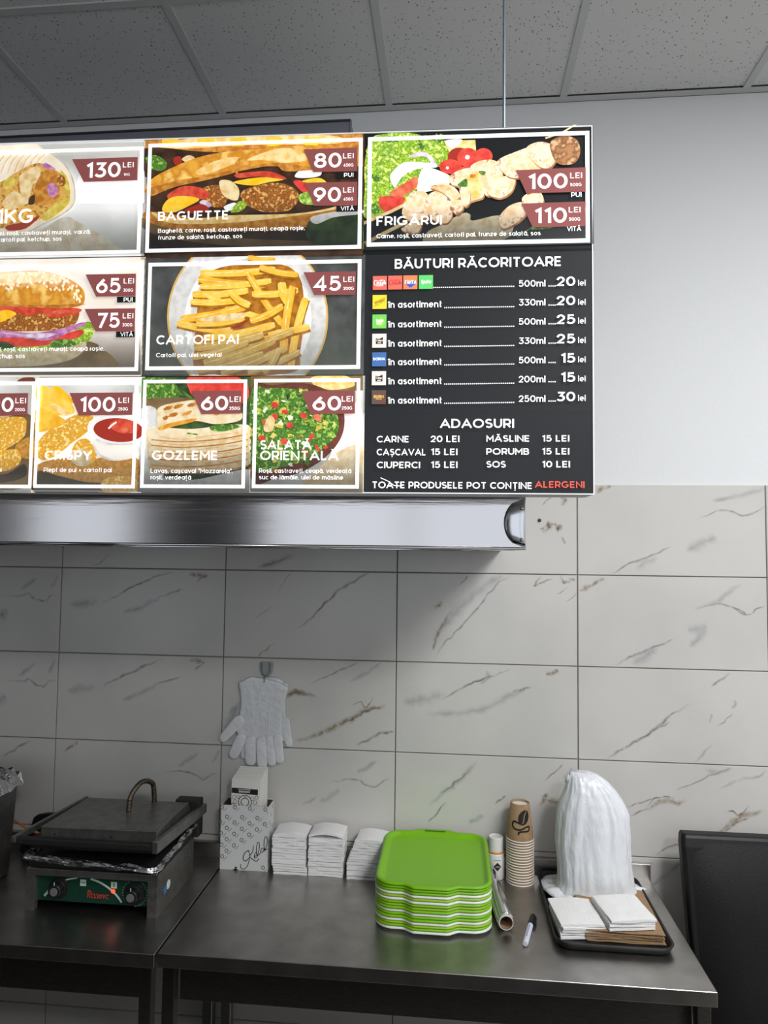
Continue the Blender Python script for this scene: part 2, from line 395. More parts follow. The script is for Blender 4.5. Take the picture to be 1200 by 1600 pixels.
# tiled lower wall: every tile bevelled, grout recessed behind, printed marble veins lying in the glaze
PX = lambda x, y: None
def ray(x, y): return FW + RT * ((x - 600) / FPX) - UP * ((y - 800) / FPX)
def on_wall(x, y, Y=0.0):
    d = ray(x, y); return CAM + d * ((Y - CAM.y) / d.y)
mb = MB()
TOP = 2.14; TH = 0.30046; g = 0.0014
for i in range(-4, 8):
    for j in range(0, 8):
        a, b, c, d = i * .6 + g, (i + 1) * .6 - g, max(TOP - (j + 1) * TH + g, 0.001), TOP - j * TH - (g if j else 0)
        if b > RX1 or a < RX0: a, b = max(a, RX0), min(b, RX1)
        if b - a < .01: continue
        e = 0.0016
        out = [(a, 0.0025, c), (b, 0.0025, c), (b, 0.0025, d), (a, 0.0025, d)]
        inn = [(a + e, 0, c + e), (b - e, 0, c + e), (b - e, 0, d - e), (a + e, 0, d - e)]
        mb.loft([[(x, 0.006, z) for x, y, z in out], out, inn], 0, False, True)
mb.poly([(RX0, .0045, 0), (RX1, .0045, 0), (RX1, .0045, TOP - .001), (RX0, .0045, TOP - .001)], 1)
VG = vein_material('vein_grey', (134, 130, 124), 0.75, 45, 0.26)
VS = vein_material('vein_soft_grey', (172, 174, 178), 0.55, 18, 0.30)
VB = vein_material('vein_ochre', (160, 136, 98), 0.88, 60, 0.22)
VD = vein_material('vein_dark_brown', (116, 98, 76), 0.8, 60, 0.24)
rv = random.Random(3)
layer = [0]
def vein(kind, width, pts, ox, oy, s):
    """pts traced on the wall face; width in cm-like picture units"""
    P = [on_wall(ox + x * s, oy + y * s) for x, y in pts]
    p2 = [(p.x, p.z) for p in P]
    p2 = smooth_open(p2, 7)
    p2 = [(x + noise.noise((x * 45, z * 45, 1.7)) * .006, z + noise.noise((x * 45, z * 45, 9.1)) * .006) for x, z in p2]
    n = len(p2); wm = width * 0.0023
    ww = [wm * (0.55 + 0.45 * math.sin(PI * min(max(i / (n - 1), .08), .92))) * (0.75 + 0.7 * abs(noise.noise((i * .37, wm * 900, 4.2)))) for i in range(n)]
    q = ribbon(p2, ww); layer[0] += 1; y = -0.00008 - 0.000012 * layer[0]
    for i, quad in enumerate(q):
        a, b = i / (n - 1), (i + 1) / (n - 1)
        mb.poly([(x, y, z) for x, z in quad], 2 + 'gsbd'.index(kind), [(a, 1), (a, 0), (b, 0), (b, 1)])
R6 = (600, 850, .5); R7 = (0, 850, .5167)
for kind, wd, pts in [
    ('g', 5, [(400, 97), (350, 130), (300, 190), (230, 270), (190, 310), (155, 362)]), ('d', 3, [(265, 97), (250, 113), (235, 130)]),
    ('s', 24, [(380, 97), (330, 120), (260, 180), (200, 240), (150, 300)]), ('b', 9, [(215, 210), (185, 250), (160, 300), (155, 335)]),
    ('b', 13, [(182, 178), (165, 195), (148, 206)]), ('b', 6, [(492, 100), (478, 118), (464, 136)]), ('b', 5, [(465, 136), (490, 122), (530, 108)]),
    ('d', 7, [(550, 101), (562, 122), (570, 112)]), ('b', 8, [(570, 125), (588, 110), (596, 118)]), ('g', 3, [(602, 153), (588, 166), (570, 182)]), ('g', 3, [(575, 135), (556, 148), (540, 158)]),
    ('b', 10, [(610, 150), (650, 128), (692, 106)]), ('s', 15, [(970, 205), (1030, 185), (1080, 150), (1120, 125)]),
    ('g', 5, [(972, 204), (1030, 192), (1060, 190), (1095, 200), (1120, 218), (1150, 215), (1180, 198), (1198, 200)]), ('b', 4, [(1085, 196), (1110, 205), (1130, 219)]),
    ('g', 7, [(720, 380), (790, 345), (850, 320), (905, 297)]), ('s', 20, [(775, 378), (815, 352), (860, 325)]), ('s', 22, [(945, 268), (985, 264), (1012, 258)]), ('s', 18, [(1010, 262), (985, 295), (955, 325)]),
    ('g', 6, [(710, 95), (760, 65), (830, 38), (900, 8)]), ('s', 18, [(785, 82), (820, 60), (855, 40)]), ('s', 20, [(940, 20), (985, 0), (1040, -25)]),
    ('g', 6, [(180, 490), (215, 468), (250, 445), (330, 415), (400, 390)]), ('d', 4, [(255, 443), (290, 430), (330, 418)]), ('s', 28, [(60, 492), (120, 486), (200, 470)]),
    ('s', 18, [(130, 532), (220, 528), (300, 518), (380, 482), (455, 452)]), ('g', 7, [(395, 464), (430, 455), (462, 447)]), ('b', 13, [(505, 410), (525, 402), (548, 390)]), ('s', 10, [(320, 395), (325, 420), (300, 440)]),
    ('g', 8, [(695, 672), (740, 645), (800, 610), (850, 575), (890, 540), (960, 495)]), ('b', 5, [(800, 608), (850, 580), (900, 552)]), ('g', 6, [(1020, 445), (1050, 425), (1085, 405)]),
    ('g', 4, [(1040, 572), (1070, 548), (1092, 528)]), ('s', 7, [(970, 685), (1000, 655), (1028, 622)]), ('s', 9, [(1095, 485), (1100, 500), (1085, 515)]), ('s', 6, [(1015, 560), (1022, 540), (1018, 530)]),
    ('g', 5, [(135, 872), (165, 840), (195, 802)]), ('s', 14, [(140, 822), (190, 772), (240, 735), (295, 678)]), ('g', 5, [(180, 780), (215, 750), (270, 712)]), ('g', 4, [(498, 742), (530, 715), (562, 688)]),
    ('s', 10, [(560, 738), (575, 715), (588, 698)]), ('b', 14, [(482, 818), (505, 790), (500, 780)]), ('b', 10, [(505, 796), (535, 806), (560, 795)]), ('s', 14, [(265, 872), (290, 858), (318, 850)]), ('b', 6, [(350, 815), (370, 795), (385, 785)]),
    ('d', 4, [(757, 822), (810, 806), (865, 790)]), ('d', 5, [(768, 850), (800, 838), (830, 825)]), ('b', 14, [(825, 828), (855, 808), (885, 800), (915, 808), (942, 800)]), ('d', 3, [(815, 825), (850, 795), (890, 790), (905, 808)]),
    ('g', 4, [(905, 772), (980, 742), (1040, 715), (1082, 700)]), ('s', 10, [(1000, 705), (1050, 712), (1085, 698)]), ('s', 8, [(1040, 768), (1100, 740), (1160, 728), (1198, 705)]),
    ('d', 5, [(1062, 842), (1090, 830), (1110, 850), (1142, 815)]), ('b', 15, [(1040, 908), (1080, 880), (1120, 852), (1190, 836)]), ('d', 5, [(1060, 905), (1100, 872), (1140, 858)]),
    ('b', 6, [(845, 972), (900, 944), (938, 938)]), ('s', 12, [(830, 1075), (880, 1035), (940, 990)])]:
    vein(kind, wd, pts, *R6)
for kind, wd, pts in [
    ('g', 6, [(0, 155), (60, 158), (90, 150), (105, 165), (130, 172), (155, 155), (180, 156)]), ('s', 12, [(60, 142), (90, 120), (112, 102)]), ('s', 26, [(-10, 215), (12, 212), (28, 200)]), ('s', 10, [(150, 130), (165, 110), (178, 92)]),
    ('g', 6, [(305, 182), (340, 165), (400, 130), (440, 112), (490, 95), (530, 85)]), ('d', 3, [(380, 138), (415, 124), (445, 112)]), ('s', 20, [(210, 182), (250, 180), (300, 172)]), ('s', 16, [(370, 208), (430, 190), (485, 162)]), ('g', 6, [(478, 164), (515, 150), (552, 136)]), ('b', 14, [(575, 92), (600, 95), (628, 96)]), ('b', 4, [(592, 115), (610, 102), (630, 92)]),
    ('g', 6, [(0, 410), (70, 415), (85, 408), (105, 422), (130, 430), (150, 412), (171, 413)]), ('s', 12, [(55, 400), (85, 380), (112, 358)]), ('s', 26, [(-10, 475), (8, 470), (20, 458)]), ('s', 10, [(145, 390), (158, 370), (168, 348)]),
    ('g', 6, [(300, 442), (345, 410), (400, 385), (440, 368), (500, 345)]), ('d', 3, [(345, 412), (400, 388), (440, 372)]), ('s', 20, [(205, 442), (245, 440), (290, 432)]), ('s', 16, [(365, 472), (425, 452), (478, 424)]), ('g', 6, [(470, 426), (508, 412), (548, 400)]), ('b', 12, [(572, 352), (595, 354), (615, 356)]), ('b', 4, [(590, 380), (606, 366), (622, 354)]),
    ('g', 4, [(285, 65), (310, 50), (332, 30)]), ('s', 18, [(775, 74), (840, 52), (892, 28)]), ('g', 4, [(790, 70), (830, 55), (885, 40)]),
    ('g', 8, [(880, 265), (940, 225), (980, 180), (1020, 145), (1070, 110), (1122, 87)]), ('d', 4, [(940, 222), (985, 178), (1020, 148)]), ('d', 4, [(1040, 135), (1075, 110), (1115, 90)]), ('g', 3, [(772, 228), (795, 208), (822, 188)]), ('s', 4, [(830, 150), (855, 120), (882, 87)]), ('g', 5, [(778, 340), (800, 322), (832, 298)]),
    ('g', 4, [(930, 425), (1000, 395), (1050, 372), (1085, 358)]), ('s', 10, [(1052, 418), (1110, 388), (1152, 358)]), ('d', 12, [(862, 468), (885, 450), (920, 452), (960, 460)]), ('b', 14, [(870, 460), (900, 448), (935, 455)]),
    ('d', 4, [(1065, 487), (1088, 478), (1110, 492), (1132, 462)]), ('b', 15, [(885, 602), (970, 572), (1050, 535), (1100, 505), (1170, 485)]), ('d', 6, [(1030, 548), (1075, 522), (1110, 505), (1165, 488)]), ('b', 9, [(1078, 608), (1130, 582), (1192, 565)]), ('d', 4, [(1150, 577), (1175, 570), (1192, 564)]), ('s', 22, [(678, 562), (698, 530), (722, 488)]), ('s', 12, [(690, 515), (705, 500), (722, 478)]),
    ('g', 7, [(10, 642), (50, 618), (96, 590)]), ('b', 9, [(198, 628), (218, 612), (238, 598)]), ('g', 5, [(468, 695), (530, 688), (560, 690), (590, 697), (615, 712), (640, 697), (664, 696)]), ('s', 12, [(535, 672), (570, 655), (598, 632)]), ('s', 8, [(640, 665), (655, 640), (664, 620)]),
    ('g', 5, [(985, 722), (1050, 712), (1085, 715), (1110, 730), (1140, 732), (1165, 715), (1190, 716)]), ('s', 14, [(1075, 692), (1110, 675), (1140, 652)]), ('s', 16, [(965, 778), (1000, 762), (1030, 742)]), ('s', 8, [(915, 790), (940, 775), (958, 760)])]:
    vein(kind, wd, pts, *R7)
for kind, wd, pts in [('g', 5, [(1088, 812), (1130, 797), (1165, 806), (1198, 790)]), ('s', 14, [(1110, 782), (1155, 775), (1200, 762)]), ('b', 10, [(930, 772), (945, 763), (955, 759)]),
    ('b', 14, [(846, 832), (858, 822), (852, 815)]), ('b', 12, [(866, 815), (872, 826), (876, 818)]), ('d', 5, [(842, 828), (856, 820), (868, 818)]), ('b', 6, [(878, 838), (882, 846), (880, 850)]), ('b', 12, [(876, 776), (884, 782), (878, 790)]), ('g', 4, [(848, 790), (856, 780), (868, 774)])]:
    vein(kind, wd, pts, 0, 0, 1)
def wall_vein(kind, width, x, z, ln, ang):
    c, d = math.cos(ang), math.sin(ang); P = [(x + c * t * ln, z + d * t * ln + .012 * noise.noise((x * 9, t * 4, z * 9))) for t in (0, .25, .5, .75, 1)]
    p2 = [(a + noise.noise((a * 45, b * 45, 1.7)) * .006, b + noise.noise((a * 45, b * 45, 9.1)) * .006) for a, b in smooth_open(P, 7)]; n = len(p2); layer[0] += 1; y = -0.00008 - 0.000012 * layer[0]
    ww = [width * .0023 * (.55 + .45 * math.sin(PI * min(max(i / (n - 1), .08), .92))) for i in range(n)]
    for i, q in enumerate(ribbon(p2, ww)): mb.poly([(a, y, b) for a, b in q], 2 + 'gsbd'.index(kind), [(i / (n - 1), 1), (i / (n - 1), 0), ((i + 1) / (n - 1), 0), ((i + 1) / (n - 1), 1)])
for i in (-3, -2, -1, 4, 5, 6):                                   # the same print goes on over the tiles beside the picture
    for j in range(0, 5):
        ox, oz = i * .6, TOP - (j + 1) * TH
        if ox < RX0 or ox + .6 > RX1 or (i == -1): continue
        for k in range(3): wall_vein(rv.choice('ggsbd'), rv.uniform(4, 12), ox + rv.uniform(.05, .3), oz + rv.uniform(.03, .14), rv.uniform(.12, .24), rv.uniform(.35, .75))
structure(mb, 'wall_back_tiling', [M_TILE, M_GROUT, VG, VS, VB, VD])

# suspended ceiling: tiles, grid, wall angle
CX = -0.04406
mb = MB()
ys = [-0.0265] + [-0.537 - .6 * k for k in range(0, 8)] + [RY0]
for i in range(-4, 9):
    for k in range(len(ys) - 1):
        a, b = max(CX + i * .6 + .011, RX0), min(CX + (i + 1) * .6 - .011, RX1)
        if b - a < .02: continue
        mb.poly([(a, ys[k + 1] + .011, CEIL + .005), (b, ys[k + 1] + .011, CEIL + .005), (b, ys[k] - (.011 if k else 0), CEIL + .005), (a, ys[k] - (.011 if k else 0), CEIL + .005)], 0)
mb.box(RX0, RX1, RY0, .3, CEIL + .05, CEIL + .25, 1)
structure(mb, 'ceiling', [M_CEIL, M_DARK])
mb = MB()
for i in range(-3, 9):
    x = CX + i * .6
    if RX0 < x < RX1: mb.box(x - .012, x + .012, RY0, -.024, CEIL, CEIL + .02)
for y in ys[1:-1]:
    for i in range(-4, 9):
        a, b = max(CX + i * .6 + .0122, RX0), min(CX + (i + 1) * .6 - .0122, RX1)
        if b > a: mb.box(a, b, y - .012, y + .012, CEIL + .0004, CEIL + .02)
structure(mb, 'trim_1', M_TBAR)
mb = MB(); mb.box(RX0, RX1, -.024, .006, CEIL - .0006, CEIL + .0008); mb.box(RX0, RX1, .0035, .006, CEIL - .0006, CEIL + .03)
structure(mb, 'trim_2', M_TBAR)

# ================================================================== MENU BOARD
BA = math.radians(-1.6)
P0 = Vector((1.6736, -0.92, 2.0297))
BN = Vector((math.sin(BA), math.cos(BA), 0)); BE = Vector((math.cos(BA), -math.sin(BA), 0))
def B(x, y):
    d = ray(x, y); p = CAM + d * ((P0 - CAM).dot(BN) / d.dot(BN)) - P0
    return (p.dot(BE), p.z)
BW0, BW1 = B(-125, 500)[0], B(928.5, 773)[0]
BH = B(928.5, 196.8)[1]
board = thing('menu_board', 'long backlit menu board hanging by a thin rod over the extractor hood', 'menu board', P0, -BA)
M_EDGE = mat('white_acrylic_edge', (235, 236, 238), rough=0.35, emit=0.25)
M_CASE = mat('board_casing', (196, 190, 188), rough=0.4)
mb = MB(); mb.box(BW0, BW1, 0.0, 0.078, 0, BH)
mb.build('casing', M_CASE, board, bevel=.002)
mb = MB(); t = .0022
mb.box(BW0, BW1, -.003, .0, BH - t, BH); mb.box(BW0, BW1, -.003, .0, 0, t); mb.box(BW1 - t, BW1, -.003, .0, t, BH - t); mb.box(BW0, BW0 + t, -.003, 0, t, BH - t)
mb.build('edge_strip', M_EDGE, board)
PW = pm('white', (250, 250, 248), k=1.5)
PK = pm('black', (37, 39, 41))
M_ROD = mat('zinc_rod', (150, 160, 168), rough=0.35, metal=0.8)
for px_ in (B(790, 300)[0], B(-60, 300)[0]):
    mb = MB(); mb.tube([(px_, .035, BH - .001), (px_, .035, CEIL - P0.z)], .0032, 8); mb.lathe([(.007, 0), (.007, .012), (.004, .016)], 12, (px_, .035, BH - .0005))
    mb.build('suspension_rod', M_ROD, board, smooth=False)

YL = 0.00022
class Art:
    """one printed picture: flat layers of ink on the board's face, drawn in picture units and laid on the board plane"""
    def __init__(s, clip=None): s.mb = MB(); s.mats = []; s.k = 0; s.f = (0, 0, 1); s.clip = rect_uv(*clip) if clip else None
    def at(s, ox, oy, sc): s.f = (ox, oy, sc); return s
    def q(s, p): return B(s.f[0] + p[0] * s.f[2], s.f[1] + p[1] * s.f[2])
    def mi(s, m):
        if m not in s.mats: s.mats.append(m)
        return s.mats.index(m)
    def y(s): s.k += 1; return float(s.k)
    def raw(s, uv, m, uvs=None):
        pts = [(a, b) + (tuple(uvs[i]) if uvs else (0, 0)) for i, (a, b) in enumerate(uv)]
        if s.clip:
            u0_, v0_, u1_, v1_ = s.clip
            for ax, lim, sg in ((0, u0_, 1), (0, u1_, -1), (1, v0_, 1), (1, v1_, -1)):
                out = []
                for i in range(len(pts)):
                    p, q = pts[i - 1], pts[i]; dp, dq = (p[ax] - lim) * sg, (q[ax] - lim) * sg
                    if (dp >= 0) != (dq >= 0):
                        t = dp / (dp - dq); out.append(tuple(p[k] + (q[k] - p[k]) * t for k in range(4)))
                    if dq >= 0: out.append(q)
                pts = out
                if len(pts) < 3: return
        s.mb.poly([(p[0], s.yy, p[1]) for p in pts], s.mi(m), [(p[2], p[3]) for p in pts] if uvs else None)
    def poly(s, m, pts, same=False):
        if not same: s.yy = s.y()
        s.raw([s.q(p) for p in pts], m)
    def blob(s, m, pts, same=False): s.poly(m, smooth_closed(pts), same)
    def ell(s, m, cx, cy_, rx, ry, rot=0, same=False, wob=0.0, n=28):
        c, d = math.cos(math.radians(rot)), math.sin(math.radians(rot)); out = []
        for i in range(n):
            a = 2 * PI * i / n; k = 1 + wob * noise.noise((math.cos(a) * 1.7 + cx, math.sin(a) * 1.7 + cy_, rx))
            x, y = rx * k * math.cos(a), ry * k * math.sin(a); out.append((cx + x * c - y * d, cy_ + x * d + y * c))
        s.poly(m, out, same)
    def line(s, m, pts, wd, smooth=True, same=False):
        if not same: s.yy = s.y()
        p = smooth_open(pts) if smooth and len(pts) > 2 else pts
        for quad in ribbon(p, wd): s.raw([s.q(a) for a in quad], m)
    def wash(s, m, pts4):
        s.yy = s.y(); s.raw([s.q(p) for p in pts4], m, [(0, 0), (1, 0), (1, 1), (0, 1)])
    def build(s, name, parent, label=None):
        st = 0.0037 / max(s.k, 1)
        s.mb.v = [(a, -0.0009 - st * y, b) for a, y, b in s.mb.v]
        o = s.mb.build(name, s.mats, parent)
        if label: o['label'] = label
        return o
def rect_uv(tl, br): a = B(*tl); b = B(*br); return a[0], b[1], b[0], a[1]
def flat_rect(tl, br, y, mats, name, parent):
    u0_, v0_, u1_, v1_ = rect_uv(tl, br); mb = MB(); mb.poly([(u0_, y, v0_), (u1_, y, v0_), (u1_, y, v1_), (u0_, y, v1_)]); return mb.build(name, mats, parent)
YB = -0.0050
def border(tl, br, parent, px=6.0):
    u0_, v0_, u1_, v1_ = rect_uv(tl, br); t = px * 0.00134; mb = MB()
    for a, b, c, d in ((u0_, u1_, v1_ - t, v1_), (u0_, u1_, v0_, v0_ + t), (u0_, u0_ + t, v0_ + t, v1_ - t), (u1_ - t, u1_, v0_ + t, v1_ - t)):
        mb.poly([(a, YB, c), (b, YB, c), (b, YB, d), (a, YB, d)])
    mb.build('white_border', PW, parent)
def text_into(mb, s, xl, base, xr, cap, t=.17, m=0, y=YB - .0012, gap=.11):
    q, wd = letters(s, t, gap); a = B(xl, base); b = B(xr, base); k = (b[0] - a[0]) / wd
    h = cap * 0.5 * (b[0] - a[0]) / max(xr - xl, 1e-6) * 2
    for quad in q: mb.poly([(a[0] + x * k, y, a[1] + z * h) for x, z in quad], m)
def text(name, parent, items, m=None, y=YB - .0012):
    mb = MB()
    for it in items: text_into(mb, *it, y=y)
    return mb.build(name, m or PW, parent)
PTAG = pm('maroon', (138, 78, 76)); PTAGK = pm('tag_black', (30, 28, 28))
def price(parent, quad, amount, lei, grams=None, note=None, notebox=None):
    mb = MB(); mb.poly([(a, YB - .0004, b) for a, b in [B(*p) for p in reversed(quad)]], 0)
    if notebox: mb.poly([(a, YB - .0003, b) for a, b in [B(*p) for p in reversed(notebox)]], 1)
    tg = mb.build('price_tag', [PTAG, PTAGK], parent)
    it = [amount, lei] + ([grams] if grams else []) + ([note] if note else [])
    mb = MB()
    for i in it: text_into(mb, *i)
    mb.build('price_lettering', PW, parent)
def panel(name, tl, br, m):
    return flat_rect(tl, br, -0.0006, m, name, board)

# ---- ink colours
c_bun = pm('bun', (232, 168, 62), (250, 206, 110), 30, .38, .66, (206, 132, 40)); c_bunl = pm('bun_light', (250, 222, 160), (236, 188, 98), 60)
c_bund = pm('bun_brown', (176, 110, 40), (214, 150, 70), 70); c_crumb = pm('crumb', (172, 104, 44), (226, 170, 96), 160, .38, .62, (120, 66, 30))
c_fill = pm('filling', (206, 148, 74), (170, 104, 56), 90, .36, .64, (222, 182, 90)); c_chick = pm('chicken', (240, 218, 170), (214, 176, 110), 70, .4, .66)
c_grill = pm('grilled_meat', (236, 198, 150), (186, 120, 66), 75, .42, .68, (250, 232, 206)); c_fry = pm('fried', (246, 190, 52), (252, 222, 120), 45, .38, .64)
c_fry2 = pm('fried_dark', (228, 160, 40), (246, 200, 80), 45); c_fry3 = pm('fried_dim', (208, 168, 70), (226, 190, 110), 45); c_crisp = pm('crispy', (236, 176, 56), (252, 226, 140), 190, .38, .62, (214, 148, 40)); c_crisp2 = pm('crispy_dim', (206, 150, 70), (176, 122, 52), 190, .4, .62)
c_ket = pm('ketchup', (196, 62, 44), (222, 92, 66), 60); c_ketd = pm('ketchup_dark', (164, 52, 40)); c_red = pm('tomato', (206, 58, 50), (226, 84, 70), 50); c_redl = pm('tomato_light', (232, 128, 96), (214, 84, 62), 80)
c_cheese = pm('cheese', (252, 190, 30), (254, 210, 70), 40); c_lime = pm('lettuce', (170, 206, 60), (222, 234, 120), 110, .4, .6, (96, 146, 40)); c_green = pm('herb', (86, 136, 52), (150, 186, 86), 120, .42, .6, (50, 92, 34))
c_salad = pm('salad', (96, 150, 48), (214, 224, 130), 130, .36, .64, (150, 188, 70)); c_onion = pm('onion', (226, 218, 222), (198, 160, 190), 60); c_purple = pm('onion_purple', (168, 96, 150), (206, 150, 190), 80)
c_white = pm('soft_white', (246, 246, 244), (236, 235, 232), 14); c_cream = pm('cream', (244, 232, 216), (250, 244, 236), 10); c_grey = pm('paper_grey', (196, 194, 188), (222, 221, 217), 8)
c_dark = pm('shadow_brown', (52, 38, 30), (76, 54, 40), 30); c_slate = pm('slate', (66, 68, 66), (84, 86, 84), 25); c_plate = pm('plate', (206, 204, 200), (226, 224, 220), 60); c_rim = pm('plate_rim', (216, 174, 96))
c_tort = pm('tortilla', (246, 236, 216), (230, 208, 174), 26, .42, .72); c_tort2 = pm('tortilla_dim', (214, 206, 190), (190, 178, 156), 40); c_toast = pm('toast_mark', (216, 168, 104), (236, 206, 160), 90)
c_seed = pm('seed', (252, 242, 214)); c_bowl = pm('bowl', (116, 66, 54), (96, 54, 44), 30); c_wood = pm('board_wood', (138, 112, 76), (110, 88, 60), 20); c_blackb = pm('backdrop_black', (26, 28, 30)); c_dim = pm('dim_green', (70, 92, 52), (44, 60, 38), 40)
c_layer = pm('flatbread', (240, 224, 190), (222, 194, 144), 60, .4, .66); c_layer2 = pm('flatbread_dim', (210, 198, 170), (190, 170, 130), 60); c_olive = pm('pickle', (204, 178, 66), (226, 206, 110), 70)
W_DARK = shade_print('print_wash_dark', 0.0, 0.80); W_LIGHT = shade_print('print_wash_soft', 0.0, 0.62, (92, 96, 88)); W_GLARE = shade_print('print_wash_pale', 0.0, 0.85, (252, 252, 250)); W_GLARE2 = shade_print('print_wash_pale_top', 0.45, 0.0, (252, 252, 250))  # the pale washes paint overexposed glare into the picture colours

# black face behind everything
mbf = MB(); mbf.poly([(BW0 + .002, -.0003, .002), (BW1 - .002, -.0003, .002), (BW1 - .002, -.0003, BH - .002), (BW0 + .002, -.0003, BH - .002)]); mbf.build('face_panel', PK, board)

# ---- wrap panel
p = panel('wrap_panel', (-124, 230.6), (225.5, 400), c_white)
a = Art(((-124, 230.6), (225.5, 400))).at(0, 210, 230 / 1200)
a.wash(shade_print('print_wash_wrap', 0.75, 0.0, (140, 138, 128)), [(-640, 500), (1178, 400), (1178, 60), (-640, 110)])
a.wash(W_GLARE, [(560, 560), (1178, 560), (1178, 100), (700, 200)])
a.wash(W_LIGHT, [(-640, 1005), (1178, 975), (1178, 600), (-640, 620)])
a.blob(c_tort2, [(300, 800), (520, 675), (640, 715), (735, 770), (850, 830), (930, 900), (1000, 955), (700, 975), (200, 990), (-300, 1000), (0, 880)])
for x in range(-1, 5): a.line(c_toast, [(330 + x * 120, 990), (350 + x * 110, 890), (380 + x * 90, 800)], 7)
a.blob(c_tort2, [(-640, 72), (0, 86), (285, 66), (348, 118), (480, 198), (572, 296), (618, 440), (612, 568), (528, 652), (336, 752), (205, 818), (0, 842), (-640, 872)])
a.blob(c_tort, [(-640, 80), (0, 95), (280, 75), (340, 125), (470, 205), (560, 300), (605, 440), (600, 560), (520, 640), (330, 740), (200, 805), (0, 830), (-640, 860)])
a.blob(c_fill, [(-300, 480), (0, 395), (110, 330), (240, 260), (340, 240), (450, 290), (530, 350), (560, 440), (570, 560), (470, 640), (340, 690), (180, 760), (0, 770), (-300, 780)])
a.blob(c_chick, [(175, 330), (290, 270), (335, 290), (320, 380), (270, 420), (240, 520), (190, 500), (165, 430)]); a.blob(c_chick, [(30, 550), (110, 470), (180, 500), (245, 550), (180, 590), (90, 620), (40, 600)])
a.blob(c_bund, [(290, 430), (370, 300), (470, 320), (490, 440), (480, 540), (380, 580), (280, 560)]); a.blob(c_purple, [(390, 430), (440, 400), (480, 470), (440, 520), (400, 490)]); a.blob(c_olive, [(350, 660), (480, 560), (565, 520), (560, 580), (440, 680), (370, 710)])
a.blob(c_olive, [(30, 400), (90, 350), (130, 380), (110, 430), (50, 450)]); a.blob(c_olive, [(500, 300), (550, 350), (580, 470), (560, 520), (530, 420)]); a.blob(c_ketd, [(60, 750), (200, 720), (330, 670), (220, 770), (80, 790)]); a.blob(c_purple, [(345, 260), (380, 240), (420, 260), (460, 290), (400, 290)])
a.blob(c_crumb, [(480, 340), (530, 350), (540, 410), (500, 430), (470, 400)], ); a.blob(c_dark, [(250, 520), (290, 500), (285, 570), (240, 575)])
for x in range(0, 8): a.line(c_toast, [(-90 + x * 55, 330 - x * 4), (-60 + x * 55, 250 - x * 4), (-10 + x * 55, 180 - x * 2)], 6)
a.wash(W_LIGHT, [(-640, 1005), (1178, 975), (1178, 620), (-640, 640)])
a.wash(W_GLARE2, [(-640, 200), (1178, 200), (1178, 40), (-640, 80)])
a.build('food_picture', p)
border((-118, 241), (220.5, 397.5), p)
price(p, [(114.5, 251), (216.8, 247.3), (216.3, 283.7), (132.7, 286.3)], ('130', 136, 280.2, 190, 23.5), ('LEI', 193.8, 264, 210.6, 8, .14), ('1KG', 195, 277, 205, 4, .15))
text('dish_title', p, [('1KG', -3, 351.5, 55, 22)])
text('dish_description', p, [('țe), roșii, castraveți murași, varză,', -3, 370, 143.5, 6.6, .14), ('cartofi pai, ketchup, sos', -1, 380, 98.5, 6.6, .14)])

# ---- baguette panel
p = panel('baguette_panel', (226.5, 219), (568.5, 400), c_dark)
a = Art(((226.5, 219), (568.5, 400))).at(225, 205, 255 / 1200)
a.poly(c_bund, [(10, 72), (1610, 20), (1610, 260), (10, 260)]); a.blob(c_bunl, [(80, 110), (300, 62), (700, 40), (1100, 25), (1420, 40), (1440, 90), (1100, 100), (700, 105), (300, 130)])
for x in (140, 400, 640, 900, 1180): a.blob(c_cheese, [(x, 60), (x + 110, 50), (x + 100, 105), (x + 10, 110)])
a.blob(c_dark, [(5, 130), (380, 150), (600, 170), (420, 230), (60, 340), (5, 300)]); a.blob(c_green, [(10, 200), (90, 180), (165, 230), (150, 290), (60, 280)]); a.blob(c_chick, [(280, 210), (330, 180), (375, 200), (340, 240)]); a.blob(c_ketd, [(220, 200), (270, 190), (280, 240), (230, 250)])
a.blob(c_wood, [(0, 640), (400, 760), (900, 800), (1610, 820), (1610, 870), (700, 850), (200, 790), (0, 720)])
a.blob(c_bund, [(5, 600), (120, 600), (400, 640), (700, 620), (1100, 570), (1400, 540), (1560, 520), (1500, 620), (1200, 710), (800, 735), (400, 740), (120, 700), (10, 650)])
a.blob(c_bunl, [(60, 600), (300, 650), (800, 600), (1150, 545), (1450, 530), (1400, 580), (1000, 640), (600, 680), (200, 680)])
a.blob(c_dark, [(80, 470), (400, 370), (900, 330), (1400, 250), (1560, 320), (1540, 500), (1200, 600), (700, 620), (300, 620), (100, 560)])
a.blob(c_crumb, [(720, 450), (850, 400), (1000, 385), (1110, 430), (1140, 500), (1080, 580), (980, 600), (850, 590), (740, 530)]); a.blob(c_crumb, [(430, 430), (560, 400), (620, 470), (580, 560), (450, 540)])
a.blob(c_chick, [(560, 370), (640, 370), (700, 430), (690, 510), (620, 500), (570, 450)]); a.blob(c_ket, [(180, 470), (290, 410), (420, 420), (485, 470), (430, 505), (300, 480), (200, 510)]); a.blob(c_cheese, [(140, 560), (190, 500), (290, 480), (410, 505), (320, 560), (230, 600), (150, 600)])
a.blob(c_onion, [(410, 530), (450, 510), (500, 545), (470, 565)]); a.blob(c_white, [(590, 560), (670, 530), (680, 570), (620, 590)]); a.blob(c_lime, [(640, 600), (700, 520), (760, 540), (720, 590)]); a.blob(c_ketd, [(300, 590), (420, 540), (480, 580), (380, 610)])
